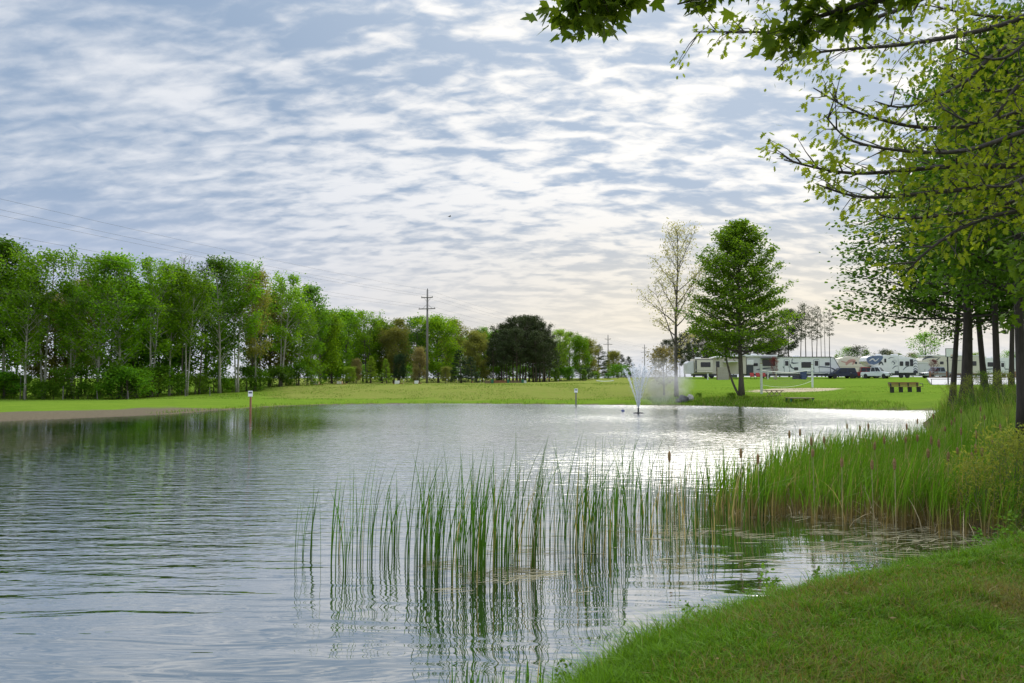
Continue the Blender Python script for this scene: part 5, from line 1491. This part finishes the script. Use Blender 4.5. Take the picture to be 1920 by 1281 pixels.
# C: white trailer
r_ = rv_root('camper_trailer', 1457.5, 124, 'white travel trailer with two outlined doors and a dark-edged sloping nose')
shell(r_, [(0, .72), (8.9, .72), (10.15, .95), (10.15, 1.6), (9.2, 3.35), (8.9, 3.45), (0, 3.45)], M_white)
m = MB(); m.box((.02, -.10, 3.40), (8.75, -.01, 3.50)); m.build('awning_roll', M_dgrey, r_)
m = MB(); m.prism([(8.72, 3.47), (9.22, 3.37), (10.19, 1.62), (10.19, .93), (10.10, .93), (10.10, 1.58), (9.14, 3.30), (8.72, 3.38)], -.014, .02); m.build('nose_trim', M_graphic, r_)
m = MB(); m.prism([(8.55, .74), (8.66, .74), (8.66, 3.4), (8.55, 3.4)], -.013, .02); m.build('side_trim', M_graphic, r_)
door(r_, 1.15, 1.0, 1.95, 2.98, M_white); door(r_, 5.95, .95, 6.75, 3.0, M_white)
window(r_, 3.95, 1.75, 5.45, 2.6); window(r_, 2.75, 1.35, 3.35, 1.75); window(r_, 7.75, 2.1, 8.45, 2.55)
stripe(r_, [(.9, 1.9), (1.5, 1.35), (2.1, 1.2)], .16, k=8); stripe(r_, [(2.1, 2.3), (2.3, 1.75), (3.0, 1.45)], .2); stripe(r_, [(2.2, 2.5), (2.8, 2.45), (3.5, 2.5)], .18)
stripe(r_, [(2.5, 3.2), (2.4, 2.7), (2.7, 2.3)], .12); stripe(r_, [(5.3, 1.4), (6.6, 1.85), (8.4, 1.75), (9.4, 1.45)], .14, k=8); stripe(r_, [(8.7, 1.7), (9.3, 1.35), (9.9, 1.3)], .16)
stripe(r_, [(.2, .95), (4, .98), (9.9, 1.02)], .12)
m = MB(); m.box((.15, .12, .38), (8.8, 2.4, .715)); m.build('skirt', M_dgrey, r_)
for x_ in (3.65, 4.55): wheel(r_, x_, .08, .37)
m = MB(); m.tube([(10.1, 1.25, .75), (11.0, 1.25, .6)], .06, 6); m.build('hitch', M_black, r_)
roof_ac(r_, 3.55, 3.45); 
for x_ in (2.6, 7.3): m = MB(); m.lathe([(.02, 0), (.07, .03), (.05, .07)], (x_, -.02, 2.85), 8, 'y'); m.build('porch_light', M_wpaint, r_)
# G: cream camper behind the cars
r_ = rv_root('camper_trailer', 1571, 131, 'cream camper with faded pink swirl behind the parked cars')
shell(r_, [(0, .8), (6.2, .8), (6.2, 3.55), (1.2, 3.55), (.35, 3.35), (0, 2.6)], M_cream)
stripe(r_, [(1.4, 2.3), (2.1, 2.9), (2.9, 2.9), (2.5, 2.3)], .55, M_pinkg); stripe(r_, [(.6, 2.9), (1.4, 2.7), (2.6, 2.75)], .18, M_pinkg, k=2); stripe(r_, [(3.6, 2.6), (4.1, 2.55), (4.4, 2.85)], .2, M_graphic)
stripe(r_, [(.3, 2.0), (3, 1.9), (6, 2.0)], .2, M_beige)
window(r_, 3.0, 2.45, 3.3, 2.75)
roof_ac(r_, 2.3, 3.55, M_cream); roof_ac(r_, 4.5, 3.55, M_cream, .7)
for x_ in (3.6, 4.5): wheel(r_, x_, .1, .36)
# H: big fifth wheel with the swoosh cap
r_ = rv_root('camper_trailer', 1624.5, 124, 'large white camper with blue oval nose window and curved rear stripes')
shell(r_, [(1.5, .75), (8.2, .75), (8.35, 1.0), (8.35, 2.9), (7.6, 3.25), (4.6, 3.72), (1.0, 3.62), (.15, 3.3), (0, 2.7), (.7, 2.0), (1.75, 1.75)], M_white)
m = MB(); m.prism(catmull([(.12, 0, 3.1), (.6, 0, 3.5), (1.6, 0, 3.58), (2.75, 0, 3.5), (2.35, 0, 2.7), (1.5, 0, 2.2), (.65, 0, 2.25), (.2, 0, 2.6)], 4, True) and [(p_.x, p_.z) for p_ in catmull([(.12, 0, 3.1), (.6, 0, 3.5), (1.6, 0, 3.58), (2.75, 0, 3.5), (2.35, 0, 2.7), (1.5, 0, 2.2), (.65, 0, 2.25), (.2, 0, 2.6)], 4, True)], -.02, .02); cap_ = m.build('nose_window', M_bglass, r_)
stripe(cap_, [(.5, 2.75), (1.1, 3.1), (1.5, 2.75), (2.1, 3.2)], .22, M_lgrey, -.012, name='reflection_graphic')
stripe(r_, [(2.05, 2.15), (2.45, 2.55), (2.75, 2.05)], .3, M_dgrey); 
window(r_, 2.98, 2.55, 3.22, 3.1)
m = MB(); m.box((.35, .4, .1), (2.6, 2.1, 1.7)); m.build('front_skirt', M_white, r_)
stripe(r_, [(3.6, 3.1), (4.0, 3.3), (4.6, 3.25)], .1, M_graphic); stripe(r_, [(4.05, 2.4), (4.5, 2.85), (4.9, 2.7), (4.5, 2.2)], .3, M_lgrey); stripe(r_, [(4.2, 2.7), (4.6, 2.45), (4.4, 2.1)], .14, M_graphic, k=3)
stripe(r_, [(4.2, 1.5), (4.7, 1.9), (5.2, 1.95)], .12, M_graphic)
m = MB(); m.box((5.22, -.12, .85), (7.55, .003, 3.2)); sl2 = m.build('slide_out', M_white, r_, bevel=.03)
window(r_, 5.4, 2.0, 5.9, 2.65, -.12); window(r_, 6.3, 2.0, 6.85, 2.65, -.12); window(r_, 7.05, 1.95, 7.5, 3.0, -.12)
stripe(sl2, [(5.9, 1.3), (6.4, 1.8), (7.0, 1.95)], .12, M_graphic, -.12)
for k_, (z_, w_) in enumerate([(2.75, .10), (2.3, .12), (1.85, .12), (1.45, .14), (1.15, .14)]): stripe(r_, [(7.62, z_ - .15), (7.95, z_ + .1), (8.33, z_ - .1 - .05 * k_)], w_, M_graphic)
m = MB(); m.box((3.3, .1, .45), (8.1, 2.4, .745)); m.build('skirt', M_dgrey, r_)
m = MB(); m.box((4.6, -.012, .76), (8.3, .01, 1.15)); m.build('lower_band', M_dgrey, r_)
for x_ in (5.6, 6.6): wheel(r_, x_, .0, .38)
roof_ac(r_, 5.2, 3.62); roof_ac(r_, 2.6, 3.66, M_white, .7)
# I: small shed trailer
r_ = rv_root('cargo_trailer', 1722, 127, 'small off-white gabled shed trailer beside the silver pickup')
shell(r_, [(0, .35), (2.1, .35), (2.1, 2.0), (1.6, 2.55), (.1, 2.55), (0, 2.45)], M_lgrey)
door(r_, .35, .5, 1.15, 2.1, M_lgrey, 0, False, M_lgrey)
m = MB(); m.box((-.06, -.06, 2.5), (1.68, 2.56, 2.6)); m.build('roof', M_wpaint, r_)
wheel(r_, 1.5, -.05, .3)
# J: cream camper behind the bank trunks
r_ = rv_root('camper_trailer', 1728, 130, 'long cream camper with a dark slanted stripe behind the silver pickup')
shell(r_, [(0, 2.0), (1.6, .75), (10.4, .75), (10.4, 3.75), (3, 3.8), (.5, 3.4), (0, 2.9)], M_cream)
stripe(r_, [(.2, 3.1), (1.2, 3.45), (3.0, 3.5)], .18); stripe(r_, [(2.4, 2.9), (2.9, 3.25), (3.3, 3.55)], .14, k=3); stripe(r_, [(4.2, 2.9), (5.5, 3.0), (7, 2.95)], .1)
window(r_, 3.2, 2.35, 3.75, 2.75); window(r_, 8.2, 2.1, 9.3, 2.8); door(r_, 4.6, 1.0, 5.35, 2.95, M_cream, 0, False, M_beige)
m = MB(); m.box((.6, -.02, 3.72), (10.45, 2.52, 3.86)); m.build('roof', M_white, r_)
roof_ac(r_, 6.2, 3.86)
for x_ in (7, 7.9): wheel(r_, x_, .1, .37)
m = MB(); m.box((1.7, .15, .4), (10.2, 2.4, .745)); m.build('skirt', M_dgrey, r_)
r_ = rv_root('camper_trailer', 1842, 134, 'bright white camper half hidden between the right bank trunks')
shell(r_, [(0, .7), (6.5, .7), (6.5, 3.5), (.4, 3.5), (0, 3.0)], M_white)
window(r_, 1.0, 2.0, 2.2, 2.7); door(r_, 3.2, .9, 3.95, 2.8); stripe(r_, [(.2, 1.5), (3, 1.6), (6, 1.4)], .18, k=6); roof_ac(r_, 2.5, 3.5)
for x_ in (3.8, 4.7): wheel(r_, x_, .1, .37)

# ---- cars
def car(name, px, Y, paint, label, kind, flip=False, rz=0, cat='car'):
    p = at(px, 708, Y)
    root = tag(empty(name, (p.x, p.y, gz(p.x, p.y)), rz), label, cat, 'vehicles parked between the campers')
    if flip: root.scale = (-1, 1, 1)
    W, Lc = 1.85, (5.2 if kind == 'pickup' else 4.6)
    hb = .95 if kind == 'pickup' else .92
    prof = [(0, .45), (.05, hb), (.35, hb + .03), (Lc - 1.35, hb + .06), (Lc - .25, hb - .08), (Lc, .75), (Lc, .42), (Lc - .55, .36), (Lc - 1.4, .36), (1.3, .36), (.4, .38)]
    m = MB(); m.prism(prof, 0, W); m.build('body', paint, root, bevel=.07)
    x0, x1 = (1.75, Lc - 1.25) if kind == 'pickup' else (.12, Lc - 1.2)
    h = 1.78 if kind == 'pickup' else 1.68
    zb = hb + .02
    b0, b1, t0, t1, ins = x0, x1, x0 + .22, x1 - .75, .2
    vs = [(b0, .06, zb), (b1, .06, zb), (b1, W - .06, zb), (b0, W - .06, zb), (t0, ins, h), (t1, ins, h), (t1, W - ins, h), (t0, W - ins, h)]
    m = MB(); m.add(vs, [(0, 3, 2, 1), (4, 5, 6, 7), (0, 1, 5, 4), (1, 2, 6, 5), (2, 3, 7, 6), (3, 0, 4, 7)]); m.build('cabin', paint, root, bevel=.05)
    def on(u, v, e=.012):   # point on the camera-side cabin face
        xl = b0 + (t0 - b0) * v; xr = b1 + (t1 - b1) * v
        return (xl + (xr - xl) * u, .06 + (ins - .06) * v - e, zb + (h - zb) * v)
    for u0, u1 in ((.06, .45), (.49, .92)):
        q_ = [on(u0, .12), on(u1, .12), on(u1, .86), on(u0, .86)]
        m = MB(); m.add(q_ + [(x, y + .02, z) for x, y, z in q_], [(0, 1, 2, 3), (0, 4, 5, 1), (1, 5, 6, 2), (2, 6, 7, 3), (3, 7, 4, 0)]); m.build('side_window', M_glass, root)
    for (xa, xb), nm in (((b1, t1), 'windscreen'), ((b0, t0), 'rear_window')):
        s_ = 1 if nm == 'windscreen' else -1
        q_ = [(xa + (xb - xa) * v + s_ * .012, y, zb + (h - zb) * v + .004) for v, y in ((.12, .16), (.12, W - .16), (.88, .3), (.88, W - .3))]
        q_ = [q_[0], q_[1], q_[3], q_[2]]
        m = MB(); m.add(q_ + [(x - s_ * .02, y, z) for x, y, z in q_], [(0, 1, 2, 3), (0, 4, 5, 1), (1, 5, 6, 2), (2, 6, 7, 3), (3, 7, 4, 0)]); m.build(nm, M_glass, root)
    for y_ in (.22, W - .22): m = MB(); m.box((Lc - .10, y_ - .17, .66), (Lc + .015, y_ + .17, .84)); m.build('headlight', M_chrome, root, bevel=.02)
    m = MB(); m.box((Lc - .03, .45, .55), (Lc + .02, W - .45, .82)); m.build('grille', M_black, root)
    m = MB(); m.box((Lc - .05, .02, .36), (Lc + .06, W - .02, .52)); m.build('bumper', M_chrome if kind == 'pickup' else M_dgrey, root, bevel=.03)
    for x_ in (.95, Lc - .95):
        for y_ in (.06, W - .06): wheel(root, x_, y_, .37)
    m = MB(); m.box((x1 - .75, -.16, zb + .02), (x1 - .6, .03, zb + .18)); m.build('mirror', paint, root, bevel=.02)
    m = MB(); m.box((-.02, .1, .62), (.02, .3, .85)); m.box((-.02, W - .3, .62), (.02, W - .1, .85)); m.build('tail_light', M_red, root)
    m = MB(); m.box((x0 + .9, -.014, .9), (x0 + 1.05, .01, .94)); m.build('door_handle', M_chrome, root)
    return root
car('parked_car', 1578, 121, M_navy, 'dark navy car parked at the nose of the white trailer', 'suv', True, 0).location.x += 2.6
car('parked_car', 1591, 123.5, M_redp, 'red truck parked between the navy car and white pickup', 'pickup', False, -.25, 'truck')
car('parked_car', 1613, 120.5, M_whitep, 'white pickup facing right with its grille showing', 'pickup', False, -.7, 'truck').scale = (.8, 1, 1.05)
car('parked_car', 1735, 121, M_silver, 'silver pickup with its nose to the left, beside the purple tree', 'pickup', True, .12, 'truck').location.x += 5.0

# ---- court, rails, hoop on the right
q0, q1, q2, q3 = at(1748, 722, 79), at(2060, 722, 79), at(2060, 710.5, 108), at(1738, 710.5, 108)
zc = max(gz(q0.x, q0.y), gz(q1.x, q1.y), gz(q0.x + 8, 79)) + .03; zt = max(gz(q3.x, q3.y), gz(q2.x, q2.y), gz(q3.x + 10, 108)) + .05
m = MB()
def zcourt(y): return zc + (zt - zc) * (y - 79) / 29
top_ = [(q.x, q.y, zcourt(q.y)) for q in (q0, q1, q2, q3)]
m.add(top_ + [(x, y, z - 1.2) for x, y, z in top_], [(0, 1, 2, 3), (7, 6, 5, 4), (0, 4, 5, 1), (1, 5, 6, 2), (2, 6, 7, 3), (3, 7, 4, 0)])
tag(m.build('paved_court', M_conc), kind='structure', label='pale grey paved court beyond the bench')
cx0, cx1, cy0 = q0.x, q1.x, 79.0
root = tag(empty('rail_fence', (cx0, 0, 0)), 'low thin black railing along the front of the paved court', 'fence')
yr = cy0 + .3
m = MB(); m.tube([(0, yr, zc + .55), (cx1 - cx0, yr, zc + .55)], .03, 5); m.build('rail', M_iron, root)
for k in range(10): m = MB(); m.tube([(.1 + k * 2.0, yr, zc - .1), (.1 + k * 2.0, yr, zc + .56)], .03, 5); m.build('post', M_iron, root)
root = tag(empty('plank_fence', (0, 0, 0)), 'low red brown plank rail fence behind the paved court', 'fence')
f0 = at(1742, 708, 108).x; yf = 108; zf = gz(f0 + 5, yf)
for z_ in (.15, .6): m = MB(); m.box((f0, yf, zf + z_), (f0 + 22, yf + .04, zf + z_ + .16)); m.build('rail', M_wood, root)
for k in range(10): m = MB(); m.box((f0 + .1 + k * 2.4, yf + .045, zf - .3), (f0 + .3 + k * 2.4, yf + .2, zf + 1.05)); m.build('post', M_rwood, root)
p = at(1778, 722, 79.5); z0 = zc - .05
root = tag(empty('basketball_hoop', (p.x, p.y, min(z0, gz(p.x, p.y)))), 'black basketball hoop pole with a white backboard beside the dark trunks', 'basketball hoop')
H = at(1778, 667, 79.5).z - z0 + .1
m = MB(); m.tube(catmull([(0, 0, 0), (0, 0, H * .6), (0, 0, H - .35), (.12, 0, H - .08), (.45, 0, H)], 5), .07, 8); m.build('pole', M_iron, root, smooth=True)
m = MB(); m.box((-.25, -.2, H - .2), (.95, -.15, H + .62)); bb = m.build('backboard', M_wpaint, root)
m = MB()
for q_ in (((-.29, -.21, H - .24), (.99, -.14, H - .202)), ((-.29, -.21, H + .622), (.99, -.14, H + .66)), ((-.29, -.21, H - .2), (-.252, -.14, H + .62)), ((.952, -.21, H - .2), (.99, -.14, H + .62))): m.box(*q_)
m.build('frame', M_iron, bb)
m = MB(); m.tube([(.35 + .23 * math.cos(k * PI / 8), -.45 + .23 * math.sin(k * PI / 8), H - .05) for k in range(17)], .02, 5); m.build('rim', M_orange, root)
m = MB(); m.box((.42, -.10, H - .38), (.98, .18, H + .10)); m.build('bracket', M_iron, root)
# ---- odds and ends around the campers
p = at(1345, 709, 116); z = gz(p.x, p.y)
root = tag(empty('privacy_wall', (p.x, p.y, z - .1)), 'plain tan panel wall in front of the beige camper', 'wall panel')
m = MB(); m.box((0, 0, 0), (1.75, .12, 2.0)); m.build('panel', M_cblk, root, bevel=.02)
m = MB(); m.box((-.1, -.02, -.1), (.0, .14, 2.08)); m.build('post', M_wood, root)
m = MB(); m.box((1.751, -.02, -.1), (1.85, .14, 2.08)); m.build('post', M_wood, root)
p = at(1366, 709, 117); z = gz(p.x, p.y)
root = tag(empty('camp_table', (p.x, p.y, z)), 'dark camp table with clutter beside the tan panel wall', 'table')
m = MB(); m.box((0, 0, .72), (1.4, .7, .78)); m.build('table_top', M_dgrey, root)
for x_ in (.08, 1.32):
    for y_ in (.06, .64): m = MB(); m.tube([(x_, y_, -.1), (x_, y_, .72)], .025, 5); m.build('leg', M_iron, root)
m = MB(); m.box((.1, -.02, .3), (1.3, .0, .715)); m.build('table_skirt', M_dgrey, root)
for px, mt, lab in ((1412, M_red, 'red folding camp chair nearest the maple trunk'), (1423, M_red, 'second red folding camp chair left of the net post'), (1434, M_red, 'red folding camp chair right of the net post')):
    p = at(px, 709, 117); z = gz(p.x, p.y)
    root = tag(empty('camp_chair', (p.x, p.y, z)), lab, 'chair', 'red camp chairs by the pale camper')
    m = MB(); m.add([(-.28, 0, .42), (.28, 0, .42), (.26, .45, .38), (-.26, .45, .38), (-.28, 0, .45), (.28, 0, .45), (.26, .45, .41), (-.26, .45, .41)], [(0, 3, 2, 1), (4, 5, 6, 7), (0, 1, 5, 4), (1, 2, 6, 5), (2, 3, 7, 6), (3, 0, 4, 7)]); m.build('seat', mt, root)
    m = MB(); m.add([(-.28, .45, .45), (.28, .45, .45), (.30, .62, 1.0), (-.30, .62, 1.0), (-.28, .48, .45), (.28, .48, .45), (.30, .65, 1.0), (-.30, .65, 1.0)], [(0, 3, 2, 1), (4, 5, 6, 7), (0, 1, 5, 4), (1, 2, 6, 5), (2, 3, 7, 6), (3, 0, 4, 7)]); m.build('backrest', mt, root)
    for s in (-1, 1):
        m = MB(); m.tube([(s * .3, -.05, -.05), (s * .3, .55, .6)], .018, 5); m.build('leg', M_iron, root)
        m = MB(); m.tube([(s * .3, .5, -.05), (s * .3, -.02, .6)], .018, 5); m.build('leg', M_iron, root)
        m = MB(); m.box((s * .31 - .03, -.05, .60), (s * .31 + .03, .5, .63)); m.build('armrest', mt, root)
for px, ty, lab in ((1455.5, 694, 'pale wooden post at the left end of the white trailer'), (1452, 705, 'short pale post beside the taller wooden one'), (1440, 698, 'grey utility pedestal between red chairs and white trailer'), (1327, 700, 'grey utility pedestal in front of the beige camper')):
    p = at(px, 709, 116); z = gz(p.x, p.y); h = at(px, ty, 116).z - z
    root = tag(empty('hookup_post', (p.x, p.y, z - .05)), lab, 'post', 'hookup posts at the campsites')
    m = MB(); m.box((-.08, -.08, 0), (.08, .08, h)); m.build('post', M_lwood if px > 1445 else M_lgrey, root, bevel=.01)
    m = MB(); m.box((-.10, -.13, h * .62), (.10, -.082, h * .92)); m.build('outlet_box', M_lgrey, root)
p = at(1508, 709, 118); z = gz(p.x, p.y)
root = tag(empty('trash_bin', (p.x, p.y, z - .02)), 'upright dark blue bin in front of the white trailer', 'bin')
m = MB(); m.add([(-.34, 0, 0), (.34, 0, 0), (.34, .6, 0), (-.34, .6, 0), (-.42, -.04, 1.25), (.42, -.04, 1.25), (.42, .66, 1.25), (-.42, .66, 1.25)], [(0, 3, 2, 1), (4, 5, 6, 7), (0, 1, 5, 4), (1, 2, 6, 5), (2, 3, 7, 6), (3, 0, 4, 7)]); m.build('body', M_blue, root, bevel=.03)
m = MB(); m.box((-.45, -.07, 1.255), (.45, .69, 1.33)); m.build('lid', M_blue, root, bevel=.02)
for s in (-1, 1): wheel(root, s * .3, .55, .12)
p = at(1488, 709, 118.5); z = gz(p.x, p.y)
root = tag(empty('storage_bin', (p.x, p.y, z - .02)), 'low dark storage bin under the trailer windows', 'bin')
m = MB(); m.box((0, 0, 0), (1.1, .6, .55)); m.build('body', M_navy, root, bevel=.03)
m = MB(); m.box((-.03, -.03, .552), (1.13, .63, .62)); m.build('lid', M_dgrey, root, bevel=.02)
# ---- a bird high over the field
p = at(843, 406.5, 70)
root = tag(empty('bird', p, .4), 'small dark bird gliding high over the raised field', 'bird')
m = MB(); m.tube([(-.16, 0, 0), (-.08, 0, .01), (.04, 0, .01), (.12, 0, .015), (.15, 0, .012)], [.008, .03, .04, .022, .004], 8); m.build('body', M_dgrey, root, smooth=True)
for s in (-1, 1):
    m = MB(); m.add([(.06, s * .02, .02), (-.05, s * .02, .02), (-.02, s * .2, .09), (.05, s * .2, .09), (-.06, s * .42, .06), (.06, s * .02, .03), (-.05, s * .02, .03), (-.02, s * .2, .1), (.05, s * .2, .1), (-.06, s * .42, .065)],
        [(0, 1, 2, 3), (3, 2, 4), (5, 8, 7, 6), (8, 9, 7), (0, 3, 8, 5), (1, 6, 7, 2), (3, 4, 9, 8), (2, 7, 9, 4)]); m.build('wing', M_dgrey, root)
